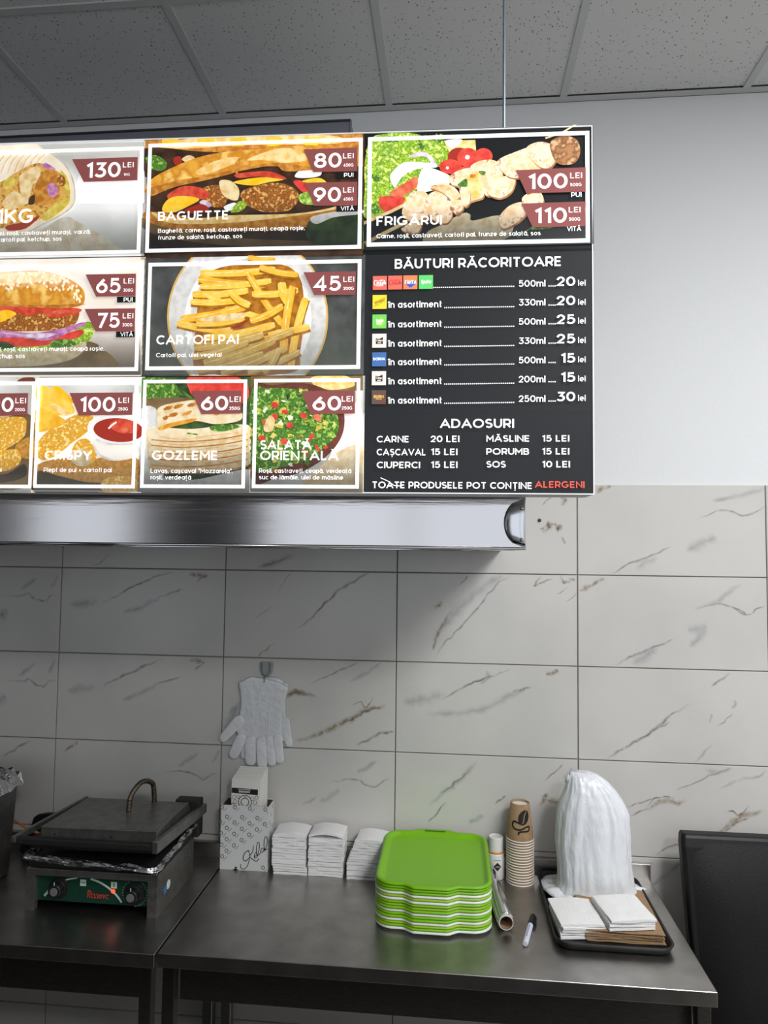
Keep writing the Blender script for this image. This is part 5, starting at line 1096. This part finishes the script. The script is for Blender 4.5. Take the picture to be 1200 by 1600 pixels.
for k in range(7):
    yv = -.082 + k * .0065; sx0 = .666 + k * .0022; sx1 = .766 + k * .0018; zt = 1.158 + k * .0045
    s = thing('paper_sleeve', ('white paper sleeve with a black printed band, foremost in the Kebab box' if k == 0 else '%s plain white paper sleeve counted from the front in the Kebab box' % ORD[k]), 'paper sleeve', ((sx0 + sx1) / 2, yv, TZ + .004), 0, 'paper sleeves in the Kebab box')
    mb = MB(); mb.box(sx0, sx1, yv - .0022, yv + .0022, TZ + .004, zt); mb.build('sleeve_paper', M_SLEEVE, s, rel=True, bevel=.0018)
    if k == 0:
        mb = MB(); y_ = yv - .0026
        mb.poly([(sx0 + .002, y_, 1.110), (sx1 - .010, y_, 1.106), (sx1 - .010, y_, 1.124), (sx0 + .002, y_, 1.127)], 0)
        for r_, (z_, x0_, x1_, h_) in enumerate(((1.120, .690, .732, .003), (1.1125, .692, .730, .005))):
            n_ = 9
            for i in range(n_): xx = x0_ + (x1_ - x0_) * i / n_; mb.poly([(xx, y_ - .0003, z_), (xx + .003, y_ - .0003, z_), (xx + .003, y_ - .0003, z_ + h_), (xx, y_ - .0003, z_ + h_)], 1)
        for x_, z_, r_ in ((.713, 1.082, .022), (.713, 1.082, .013), (.676, 1.096, .006), (.690, 1.098, .005), (.738, 1.094, .006), (.752, 1.098, .005), (.680, 1.082, .006), (.747, 1.082, .006), (.672, 1.072, .005), (.713, 1.104, .006)):
            for q in ribbon(arc(x_, z_, r_, r_, 90, 450, 18)[:-1], .003 if r_ > .01 else .0016, True):
                if max(b_ for a_, b_ in q) < 1.106: mb.poly([(a_, y_, b_) for a_, b_ in q], 2)
        mb.build('printed_band', [M_INK, M_SLEEVE, M_PRINTG], s, rel=True)

# ================================================================== NAPKINS
def napkin_mesh(w_, d_, h_, seed, curl=0.0):
    rg = random.Random(seed); nx, ny = 14, 10; mb = MB()
    def surf(x, y, top):
        z = (h_ if top else 0.0)
        wv = .0022 * noise.noise((x * 14 + seed * 3.1, y * 10, .3)) + .0012 * noise.noise((x * 40 + seed, y * 30, 4.0))
        ex = abs(x) / (w_ / 2); ey = abs(y) / (d_ / 2)
        z += wv + (curl * (1 - ex * ex) if top or curl > .008 else 0) - (.0012 if top else 0) * max(ex, ey) ** 4
        return z
    def ring(top, k):
        return None
    top = []; bot = []
    for i in range(nx + 1):
        for j in range(ny + 1):
            x = -w_ / 2 + w_ * i / nx; y = -d_ / 2 + d_ * j / ny
            ex = .0016 * noise.noise((y * 30, seed * 2.0, 1.0)) * (1 if i in (0, nx) else 0); ey = .0018 * noise.noise((x * 26, seed * 2.0, 6.0)) * (1 if j in (0, ny) else 0)
            top.append(mb.vert((x + ex, y + ey, surf(x, y, True)))); bot.append(mb.vert((x + ex, y + ey, surf(x, y, False))))
    I = lambda i, j: i * (ny + 1) + j
    for i in range(nx):
        for j in range(ny):
            mb.face((top[I(i, j)], top[I(i + 1, j)], top[I(i + 1, j + 1)], top[I(i, j + 1)])); mb.face((bot[I(i, j)], bot[I(i, j + 1)], bot[I(i + 1, j + 1)], bot[I(i + 1, j)]))
    rim = [(i, 0) for i in range(nx)] + [(nx, j) for j in range(ny)] + [(i, ny) for i in range(nx, 0, -1)] + [(0, j) for j in range(ny, 0, -1)]
    for k in range(len(rim)):
        a_, b_ = rim[k], rim[(k + 1) % len(rim)]; mb.face((bot[I(*a_)], bot[I(*b_)], top[I(*b_)], top[I(*a_)]))
    return mb
M_NAP = mat('tissue_paper', (238, 237, 236), rough=.95, bump=(260, .25))
def napkin_stack(cx_, cy_, z, w_, d_, n, h_, where, group, seed, shift=None, curl_top=.006, rz=0.0):
    for k in range(n):
        top = (k == n - 1)
        mb = napkin_mesh(w_, d_, h_ * .99, seed + k, curl_top if top else 0.0)
        o = mb.build('paper_napkin', M_NAP, smooth=False, bevel=.0004)
        rg = random.Random(seed * 31 + k); sx, sy_, rr = (shift(k) if shift else (rg.uniform(-.003, .003), rg.uniform(-.003, .003), rg.uniform(-.02, .02)))
        o.location = (cx_ + sx, cy_ + sy_, z + k * h_ + .0012 * (1 if k else 0)); o.rotation_euler = (0, 0, rz + rr)
        tag(o, '%s folded white napkin %s' % (ORD[n - 1 - k] if k else 'lowest', where), 'napkin', group)
def step(cut, dx, seed):
    def f(k):
        rg = random.Random(seed + k); return ((dx if k < cut else 0) + rg.uniform(-.0015, .0015), rg.uniform(-.0015, .0015) + (.004 if k < cut else 0), rg.uniform(-.012, .012))
    return f
napkin_stack(.869, -.066, TZ, .110, .094, 15, .0082, 'of the stack touching the Kebab box', 'napkins in the stack touching the box', 100, step(3, .004, 5), .008)
napkin_stack(.9885, -.066, TZ, .112, .094, 16, .0079, 'of the middle stack behind the table edge', 'napkins in the middle stack', 200, step(4, .0, 9), .010)
def lean_shift(k):
    rg = random.Random(900 + k); return (max(0, k - 5) * .0036 + rg.uniform(-.001, .001), rg.uniform(-.001, .001), -max(0, k - 5) * .010)
napkin_stack(1.108, -.070, TZ, .100, .092, 14, .0085, 'of the slipping stack beside the green trays', 'napkins in the slipping stack', 300, lean_shift, .006)

# ================================================================== GREEN TRAYS
def tray_outline(w_, d_, inset, bump, n=10):
    hw, hd = w_ / 2 - inset, d_ / 2 - inset; r_ = max(.055 - inset, .01); b1, b2 = .066, .046; pts = []
    # front edge (towards -y), left to right, with the rounded grip bump, then right, back, left
    def S(t): return t * t * (3 - 2 * t)
    front = [(-hw + r_, -hd)] + [(-b1 - .018 + .018 * 2 * i / 8, -hd - bump * S(i / 8.0)) for i in range(9)] + [(b2 + .010 - .018 + .018 * 2 * i / 8, -hd - bump * S(1 - i / 8.0)) for i in range(9)] + [(hw - r_, -hd)]
    pts += front
    pts += [(hw - r_ + r_ * math.sin(a), -hd + r_ - r_ * math.cos(a)) for a in [PI / 2 * i / n for i in range(1, n)]]
    back = [(hw, -hd + r_), (hw, hd - r_)]
    pts += back
    pts += [(hw - r_ + r_ * math.cos(a), hd - r_ + r_ * math.sin(a)) for a in [PI / 2 * i / n for i in range(1, n)]]
    pts += [(hw - r_, hd)] + [(b1 - .01 + .018 - .018 * 2 * i / 8, hd + bump * S(i / 8.0)) for i in range(9)] + [(-b1 + .018 - .018 * 2 * i / 8, hd + bump * S(1 - i / 8.0)) for i in range(9)] + [(-hw + r_, hd)]
    pts += [(-hw + r_ - r_ * math.sin(a), hd - r_ + r_ * math.cos(a)) for a in [PI / 2 * i / n for i in range(1, n)]]
    pts += [(-hw, hd - r_), (-hw, -hd + r_)]
    pts += [(-hw + r_ - r_ * math.cos(a), -hd + r_ - r_ * math.sin(a)) for a in [PI / 2 * i / n for i in range(1, n)]]
    return pts
TW, TD, TP = .326, .372, .0078
def tray_mesh(h=.014):
    mb = MB(); O = lambda ins, b, z: [(x, y, z) for x, y in tray_outline(TW, TD, ins, b)]
    rings = [O(.004, .018, h - .0072), O(.0005, .018, h - .0066), O(0, .018, h - .004), O(.002, .018, h - .0008), O(.006, .017, h), O(.011, .013, h - .0006), O(.014, .008, h - .004), O(.021, .0, .0034), O(.026, 0, .0022)]
    mb.loft(rings, 0, False, True)
    rings = [O(.004, .018, h - .0072), O(.008, .016, h - .0030), O(.013, .010, h - .0045), O(.021, 0, .0004), O(.026, 0, .0)]
    mb2 = MB(); mb2.loft([list(reversed(r)) for r in rings], 0, False, True)
    off = len(mb.v); mb.v += mb2.v; mb.f += [tuple(i + off for i in f) for f in mb2.f]; mb.m += mb2.m
    return mb
M_TG = mat('lime_green_plastic', (122, 184, 8), rough=.36, bump=(520, .10)); M_TG2 = mat('lime_green_plastic_paler', (150, 190, 40), rough=.38, bump=(520, .1)); M_TW = mat('white_rim_plastic', (226, 232, 222), rough=.35)
tx, ty = 1.3385, -.222
order = 'WGLWGGWGLGWLWGGG'
proto = {}
for key, m in (('G', M_TG), ('L', M_TG2), ('W', M_TW)):
    proto[key] = None
for k, ch in enumerate(order):
    n_ = len(order); nm = ORD[n_ - 1 - k] if k else 'lowest'
    colr = {'G': 'lime green', 'L': 'paler green', 'W': 'white rimmed green'}[ch]
    lab = '%s %s serving tray %s' % (nm, colr, 'with an empty top at the napkins' if k == n_ - 1 else 'in the tray stack beside the cling film roll')
    if k == n_ - 1: lab = 'topmost lime green serving tray with empty recess on the tray stack'
    rg = random.Random(k); loc = (tx + rg.uniform(-.001, .001), ty + rg.uniform(-.001, .001), TZ + .0006 + k * TP)
    if proto[ch] is None:
        t = thing('serving_tray', lab, 'tray', loc, 0, 'stacked green serving trays')
        tray_mesh().build('tray_shell', {'G': M_TG, 'L': M_TG2, 'W': M_TW}[ch], t, smooth=True)
        if ch == 'W':
            mb = MB(); O = tray_outline(TW, TD, .027, 0); mb.loft([[(x, y, .0024) for x, y in O], [(x, y, .0034) for x, y in O]], 0); mb.build('green_liner', M_TG, t)
        proto[ch] = t
    else:
        t = copy_thing(proto[ch], loc, 0, lab, 'stacked green serving trays')
    if k == n_ - 1:
        mb = MB(); mb.box(-.036, .030, TD / 2 - .002, TD / 2 + .004, .0136, .0146); mb.build('grip_slot', mat('deep_green', (56, 104, 6), rough=.5), t, bevel=.0004)

# ================================================================== CLING FILM ROLL, BOTTLE, CUPS, MARKER
M_FILM = mat('cling_film', (196, 196, 194), rough=.09, metal=.85, bump=(9, .10), coat=.5)
ra, rb = Vector((1.508, -.082, TZ + .0245)), Vector((1.540, -.372, TZ + .0245))
roll_ = thing('cling_film_roll', 'shiny cling film roll lying between the tray stack and the cups', 'roll', (ra.x, ra.y, TZ))
dv = (rb - ra); ln = dv.length; dv.normalize(); uu = dv.cross(Vector((0, 0, 1))).normalized(); vv = uu.cross(dv)
def rring(s, r_, n=36): return [ra + dv * s + r_ * (math.cos(2 * PI * j / n) * uu + math.sin(2 * PI * j / n) * vv) for j in range(n)]
mb = MB(); mb.loft([rring(.006, .0195), rring(.006, .0225), rring(.008, .0236), rring(ln - .010, .0236), rring(ln - .008, .0225), rring(ln - .008, .0195)], 0, False, False); mb.build('film', M_FILM, roll_, rel=True, smooth=True)
mb = MB(); mb.loft([rring(0, .0165), rring(0, .0196), rring(ln, .0196), rring(ln, .0178)], 0, False, False); mb.build('core_rim', mat('white_core', (214, 208, 200), rough=.7), roll_, rel=True)
mb = MB(); mb.loft([list(reversed(rring(0.002, .0177))), list(reversed(rring(ln - .0005, .0177)))], 0, False, False); mb.build('cardboard_core', mat('cardboard', (150, 118, 90), rough=.9), roll_, rel=True)
bt = thing('white_bottle', 'small white bottle with orange stripe and black diamond behind the film roll', 'bottle', (1.532, -.043, TZ))
M_BOT = mat('white_bottle_plastic', (222, 222, 220), rough=.35)
mb = MB(); mb.lathe([(.025, 0), (.0275, .002), (.0275, .060), (.0262, .074), (.0252, .080)], 32); mb.build('body', M_BOT, bt, smooth=True)
mb = MB(); mb.lathe([(.0256, .080), (.0252, .0865)], 32); mb.build('orange_stripe', mat('orange_print', (226, 150, 88), rough=.4), bt, smooth=True)
mb = MB(); mb.lathe([(.0238, .0866), (.0232, .126), (.0222, .128), (.0208, .128), (.020, .1255), (.0001, .1252)], 32); mb.build('cap', M_BOT, bt, smooth=False)
mb = MB()
def cyl(x, z, r_=.0277): a_ = x / r_ - PI / 2 + .12; return (r_ * math.cos(a_), r_ * math.sin(a_), z)
for i in range(14):
    xa, xb = -.0125 + .025 * i / 14, -.0125 + .025 * (i + 1) / 14; ha, hb = .0135 * (1 - abs(xa) / .0125), .0135 * (1 - abs(xb) / .0125)
    mb.poly([cyl(xa, .043 - ha, .0281), cyl(xb, .043 - hb, .0281), cyl(xb, .043 + hb, .0281), cyl(xa, .043 + ha, .0281)], 0)
for k in range(5): mb.poly([cyl(-.006 + k * .0026, .0415, .0284), cyl(-.0045 + k * .0026, .0415, .0284), cyl(-.0045 + k * .0026, .0445, .0284), cyl(-.006 + k * .0026, .0445, .0284)], 1)
for k in range(8): mb.poly([cyl(-.010 + k * .0026, .062, .0282), cyl(-.0085 + k * .0026, .062, .0282), cyl(-.0085 + k * .0026, .0638, .0282), cyl(-.010 + k * .0026, .0638, .0282)], 0)
mb.build('printed_diamond', [M_INK, M_BOT], bt)

CR, CT, CH_, CP = .0435, .0290, .112, .00835
ccx, ccy = 1.607, -.0625
M_CUPW = mat('cup_white', (226, 222, 214), rough=.6)
def cup_parts(t):
    mb = MB(); n = 40
    mb.lathe([(CR - .0012, .0022), (CT + .0006, CH_), (CT - .0016, CH_ + .0004), (CT - .0022, CH_ - .007)], n, ms=None, cap0=False, cap1=False); mb.build('kraft_wall', M_KRAFT, t, smooth=True)
    mb = MB(); mb.lathe([(CR - .0018, .0022), (CT - .0006, CH_ - .0075), (.0001, CH_ - .0075)], n, cap0=False, cap1=False); mb.lathe([(CT - .0022, CH_ - .0069), (.0001, CH_ - .0069)], n, cap0=False, cap1=False); mb.build('inner_lining', M_CUPW, t)
    mb = MB(); mb.lathe([(CR - .0016 + .0021 * math.cos(a), .0021 + .0020 * math.sin(a)) for a in [2 * PI * i / 10 for i in range(11)]], n, cap0=False, cap1=False); mb.build('rolled_rim', M_CUPW, t, smooth=True)
NC = 17
first = None
for k in range(NC):
    nm = ORD[NC - 1 - k] if k else 'lowest'
    lab = 'topmost upturned kraft coffee cup showing a black coffee bean print' if k == NC - 1 else '%s upturned kraft coffee cup in the stack behind the marker pen' % nm
    rg = random.Random(50 + k); loc = (ccx + rg.uniform(-.0006, .0006), ccy + rg.uniform(-.0006, .0006), TZ + k * CP)
    if first is None: first = thing('paper_cup', lab, 'cup', loc, 0, 'upturned coffee cups'); cup_parts(first); t = first
    else: t = copy_thing(first, loc, 0, lab, 'upturned coffee cups')
# bean print on the topmost cup
topcup = t
def cz(x, y):
    z = CH_ - .004 - (y - 215) / 320.0 * (CH_ - .012); r_ = CR - .0012 + (CT + .0018 - CR) * (z - .0022) / (CH_ - .0022) + .0004
    a_ = (x - 419) * .000345 / r_ - PI / 2 + .08; return (r_ * math.cos(a_), r_ * math.sin(a_), z)
mb = MB()
bean = []
for i in range(26):
    a_ = 2 * PI * i / 26; x, y = 50 * math.cos(a_), 74 * math.sin(a_); c_, s_ = math.cos(.32), math.sin(.32); bean.append((437 + x * c_ - y * s_, 322 + x * s_ + y * c_))
cc_ = (437, 322)
for i in range(26):
    p1, p2 = bean[i], bean[(i + 1) % 26]; m1 = ((p1[0] + cc_[0]) / 2, (p1[1] + cc_[1]) / 2); m2 = ((p2[0] + cc_[0]) / 2, (p2[1] + cc_[1]) / 2)
    mb.poly([cz(*p1), cz(*p2), cz(*m2), cz(*m1)], 0); mb.poly([cz(*m1), cz(*m2), cz(*cc_)], 0)
for q in ribbon(smooth_open([(462, 262), (440, 310), (436, 345), (425, 380)], 5), [6 + 4 * math.sin(PI * i / 15) for i in range(16)]):
    mb.poly([tuple(Vector(cz(*p)) * 1.0 + Vector((0, -.0004, 0))) for p in q], 1)
for q in ribbon(smooth_open([(400, 378), (350, 362), (328, 392), (345, 428), (400, 436), (455, 412), (490, 412), (484, 448), (430, 452), (392, 460), (384, 486)], 5), 17): mb.poly([cz(*p) for p in q], 0)
mb.build('bean_print', [M_INK, M_KRAFT], topcup)

pa, pb = Vector((1.584, -.440, TZ + .0085)), Vector((1.6215, -.292, TZ + .0085))
pen = thing('marker_pen', 'white marker pen with black cap lying on the steel table', 'marker pen', (pa.x, pa.y, TZ))
dv2 = (pb - pa).normalized(); l2 = (pb - pa).length
def pline(rs): return [pa + dv2 * s for s, r_ in rs], [r_ for s, r_ in rs]
P_, R_ = pline([(.004, .0062), (.006, .0078), (.0985, .0078), (.099, .006)]); mb = MB(); mb.tube(P_, R_, 20); mb.build('barrel', mat('marker_white', (206, 208, 224), rough=.4), pen, rel=True, smooth=False)
P_, R_ = pline([(0, .0055), (.0005, .0066), (.006, .0066)]); mb = MB(); mb.tube(P_, R_, 20); mb.build('end_plug', mat('marker_plug', (200, 200, 204), rough=.4), pen, rel=True)
P_, R_ = pline([(.098, .0082), (.145, .0080), (l2 - .001, .0072), (l2, .006)]); mb = MB(); mb.tube(P_, R_, 20); sd = dv2.cross(Vector((0, 0, 1))).normalized()
mb.tube([pa + dv2 * .105 + sd * .010, pa + dv2 * .125 + sd * .0115, pa + dv2 * .148 + sd * .009], .0022, 8); mb.build('cap', M_BLACKP, pen, rel=True)
mb = MB()
for k in range(7):
    c = pa + dv2 * (.025 + k * .009); mb.poly([c - sd * .0015 + Vector((0, 0, .00785)), c + sd * .0015 + Vector((0, 0, .00785)), c + sd * .0015 + dv2 * .006 + Vector((0, 0, .00785)), c - sd * .0015 + dv2 * .006 + Vector((0, 0, .00785))])
mb.build('barrel_print', mat('marker_print', (120, 124, 168), rough=.5), pen, rel=True)

# ================================================================== BLACK TRAY WITH BAGS, NAPKINS, KRAFT SHEETS
bx, by_, bw, bd = 1.8165, -.239, .312, .424
def rr(w_, d_, r_, z, n=8):
    pts = []
    for cx_, cy_, a0 in ((w_ / 2 - r_, -d_ / 2 + r_, -90), (w_ / 2 - r_, d_ / 2 - r_, 0), (-w_ / 2 + r_, d_ / 2 - r_, 90), (-w_ / 2 + r_, -d_ / 2 + r_, 180)):
        pts += [(cx_ + r_ * math.cos(math.radians(a0 + 90 * i / n)), cy_ + r_ * math.sin(math.radians(a0 + 90 * i / n)), z) for i in range(n + 1)]
    return pts
bt_ = thing('black_serving_tray', 'black plastic serving tray holding bags, napkins and kraft sheets', 'tray', (bx, by_, TZ))
mb = MB(); mb.loft([rr(bw - .03, bd - .03, .03, .0005), rr(bw - .018, bd - .018, .035, .004), rr(bw - .004, bd - .004, .04, .018), rr(bw, bd, .042, .0215), rr(bw - .004, bd - .004, .04, .0235), rr(bw - .012, bd - .012, .036, .0225), rr(bw - .026, bd - .026, .03, .006), rr(bw - .034, bd - .034, .028, .0042)], 0, True, True)
mb.build('tray_shell', M_BLACKP, bt_, smooth=True)
FZ = TZ + .0046
def sheet_mesh(w_, d_, h_, seed):
    return napkin_mesh(w_, d_, h_, seed, 0.0)
for k in range(8):
    h_ = .0034
    o = sheet_mesh(.205, .25, h_ * .9, 700 + k).build('kraft_sheet', M_KRAFT, smooth=False)
    rg = random.Random(70 + k); o.location = (1.852 + rg.uniform(-.004, .004), -.272 + rg.uniform(-.004, .004), FZ + .001 + k * h_ * 1.05); o.rotation_euler = (0, 0, rg.uniform(-.03, .03))
    tag(o, '%s brown kraft sheet under the napkins on the black tray' % (ORD[7 - k] if k else 'lowest'), 'paper', 'kraft sheets on the black tray')
KZ = FZ + 8 * .0034 * 1.05 + .003
napkin_stack(1.736, -.322, FZ + .001, .118, .145, 5, .0075, 'of the stack beside the kraft sheets', 'napkins beside the kraft sheets', 400, None, .003, .10)
napkin_stack(1.862, -.322, KZ, .125, .140, 4, .0065, 'of the stack lying on the kraft sheets', 'napkins on the kraft sheets', 500, None, .003, .16)

def bag_material():
    m = mat('thin_white_polythene', (226, 228, 232), rough=.28, spec=.7, bump=(64, .7, 5.0, .005), stretch=(1, 1, .42))
    b = m.node_tree.nodes['Principled BSDF']; b.inputs['Subsurface Weight'].default_value = .10; b.inputs['Subsurface Radius'].default_value = (.02, .02, .02)
    return m
M_BAG = bag_material()
bag = thing('plastic_bag', 'tall white wad of plastic carrier bags standing on the black tray', 'plastic bag', (1.815, -.135, FZ))
prof = [(0.0, 1.706, 1.945, .062), (.04, 1.712, 1.938, .064), (.10, 1.709, 1.930, .066), (.15, 1.704, 1.928, .066), (.20, 1.707, 1.927, .064), (.24, 1.712, 1.924, .060), (.275, 1.722, 1.908, .054), (.305, 1.735, 1.886, .046), (.33, 1.742, 1.862, .036), (.348, 1.748, 1.838, .024), (.355, 1.752, 1.815, .012)]
mb = MB(); n = 150; rings = []
import bisect
zs_ = [q[0] for q in prof]
for i in range(71):
    z = .355 * i / 70.0; k = max(0, min(bisect.bisect_right(zs_, z) - 1, len(prof) - 2)); t = (z - zs_[k]) / (zs_[k + 1] - zs_[k]); q0, q1 = prof[k], prof[k + 1]
    x0, x1, dd = [q0[m] + (q1[m] - q0[m]) * t for m in (1, 2, 3)]
    cxm, hwm = (x0 + x1) / 2, (x1 - x0) / 2; ring = []
    for j in range(n):
        a_ = 2 * PI * j / n; ca, sa = math.cos(a_), math.sin(a_)
        fold = 1 + .055 * noise.noise((ca * 4.2, sa * 4.2, z * 3.0)) + .045 * noise.noise((ca * 9.5, sa * 9.5, z * 5.0 + 3)) * min(1, .4 + z * 3)
        fold += .03 * noise.noise((ca * 6, sa * 6, z * 26.0)) * (1 if (ca > .5 or z > .27) else .35)
        rd = lambda q: (1 - abs(noise.noise(q)) * 2.4)
        fold += .017 * rd((ca * 3.6 + 7, sa * 3.6, z * 2.2)) + 0.010 * rd((ca * 8, sa * 8, z * 6.5 + 2)) + .012 * rd((ca * 5, sa * 5, z * 19)) * (1 if ca > .3 or z > .22 else .4) - .03
        fold += (.06 * (1 - z / .03) * (1 + noise.noise((ca * 5, sa * 5, 1.0))) if z < .03 else 0)
        sx = (abs(ca) ** .8) * (1 if ca > 0 else -1); sy_ = (abs(sa) ** .8) * (1 if sa > 0 else -1)
        ring.append((cxm + hwm * sx * (1 + (fold - 1) * .6), -.140 + (.02 if z > .3 else 0) * 0 + dd * sy_ * fold * 1.15, FZ + .012 + z + .006 * noise.noise((ca * 3, sa * 3, 6.6)) * (1 if i < 2 else .6) + (.010 * (x1 - cxm) * 0)))
    rings.append(ring)
mb.loft(rings, 0, False, True); mb.build('bag_bundle', M_BAG, bag, rel=True, smooth=True)
mb = MB(); mb.loft([[(1.750 + .012 * math.cos(2 * PI * j / 12) * s, -.142 + .012 * math.sin(2 * PI * j / 12) * s, FZ + z) for j in range(12)] for z, s in ((.335, 1.3), (.352, 1.0), (.357, .5))]); mb.build('bag_corner', M_BAG, bag, rel=True, smooth=True)
# skirt of loose bags spread under the wad
sk_ = thing('plastic_bag', 'crumpled white plastic bags spread flat beneath the tall wad of bags', 'plastic bag', (1.81, -.14, FZ))
mb = MB(); rings = []
out = smooth_closed([(1.664, -.085), (1.666, -.13), (1.676, -.175), (1.712, -.207), (1.76, -.214), (1.82, -.195), (1.9, -.185), (1.965, -.13), (1.984, -.105), (1.955, -.075), (1.93, -.05), (1.80, -.045), (1.70, -.045)], 8)
for s, zz in ((.2, .020), (.5, .020), (.72, .026), (.86, .026), (.95, .021), (1.0, .016)):
    rings.append([(1.81 + (x - 1.81) * s, -.135 + (y + .135) * s, FZ + max(.0015, zz * (.85 + .5 * noise.noise((x * 26, y * 26, s * 2))) )) for x, y in out])
mb.loft(rings, 0, True, False); mb.build('bag_film', M_BAG, sk_, rel=True, smooth=True, solid=.0006)

# ================================================================== CHAIR
ch = thing('leather_chair', 'high backed black leather chair standing against the tiles beside the table', 'chair', (2.30, -.36, 0))
M_LEA = mat('black_leather', (12, 11, 12), rough=.42, bump=(160, .05), spec=.3)
cx0, cx1 = 2.080, 2.520
def back_y(z): return -.115 - (1.070 - z) * .26
mb = MB(); rings = []
for z, ins in ((.44, .0), (.60, 0), (.80, 0), (.98, 0), (1.035, 0), (1.058, .004), (1.068, .010)):
    y = back_y(z); th = .046 - ins * 1.2
    a, b = cx0 + ins * .6, cx1 - ins * .6
    rings.append([(a, y + th * .5, z), (a, y - th * .2, z), (a + .006, y - th * .5, z), (b - .006, y - th * .5, z), (b, y - th * .2, z), (b, y + th * .5, z)])
mb.loft(rings, 0); mb.build('backrest', M_LEA, ch, rel=True, bevel=.004)
mb = MB(); rings = []
for k in range(9):
    z = .46 + (1.052 - .46) * k / 8.0; ring = []
    for j in range(9):
        x = cx0 + .012 + (cx1 - cx0 - .024) * j / 8.0; ed = min(j, 8 - j, k, 8 - k); ring.append((x, back_y(z) - .021 - (.018 if ed > 1 else (.012 if ed == 1 else 0)), z))
    rings.append(ring)
mb.loft(rings, 0, False, False, closed=False); mb.build('back_pad', M_LEA, ch, rel=True, smooth=True, sub=1)
mb = MB(); mb.box(cx0, cx1, -.70, -.27, .40, .475); mb.build('seat', M_LEA, ch, rel=True, bevel=.018, seg=4)
for x in (cx0 + .03, cx1 - .03):
    for y in (-.66, -.31): mb = MB(); mb.box(x - .02, x + .02, y - .02, y + .02, 0, .41); mb.build('leg', mat('dark_wood', (40, 26, 20), rough=.5), ch, rel=True, bevel=.003)
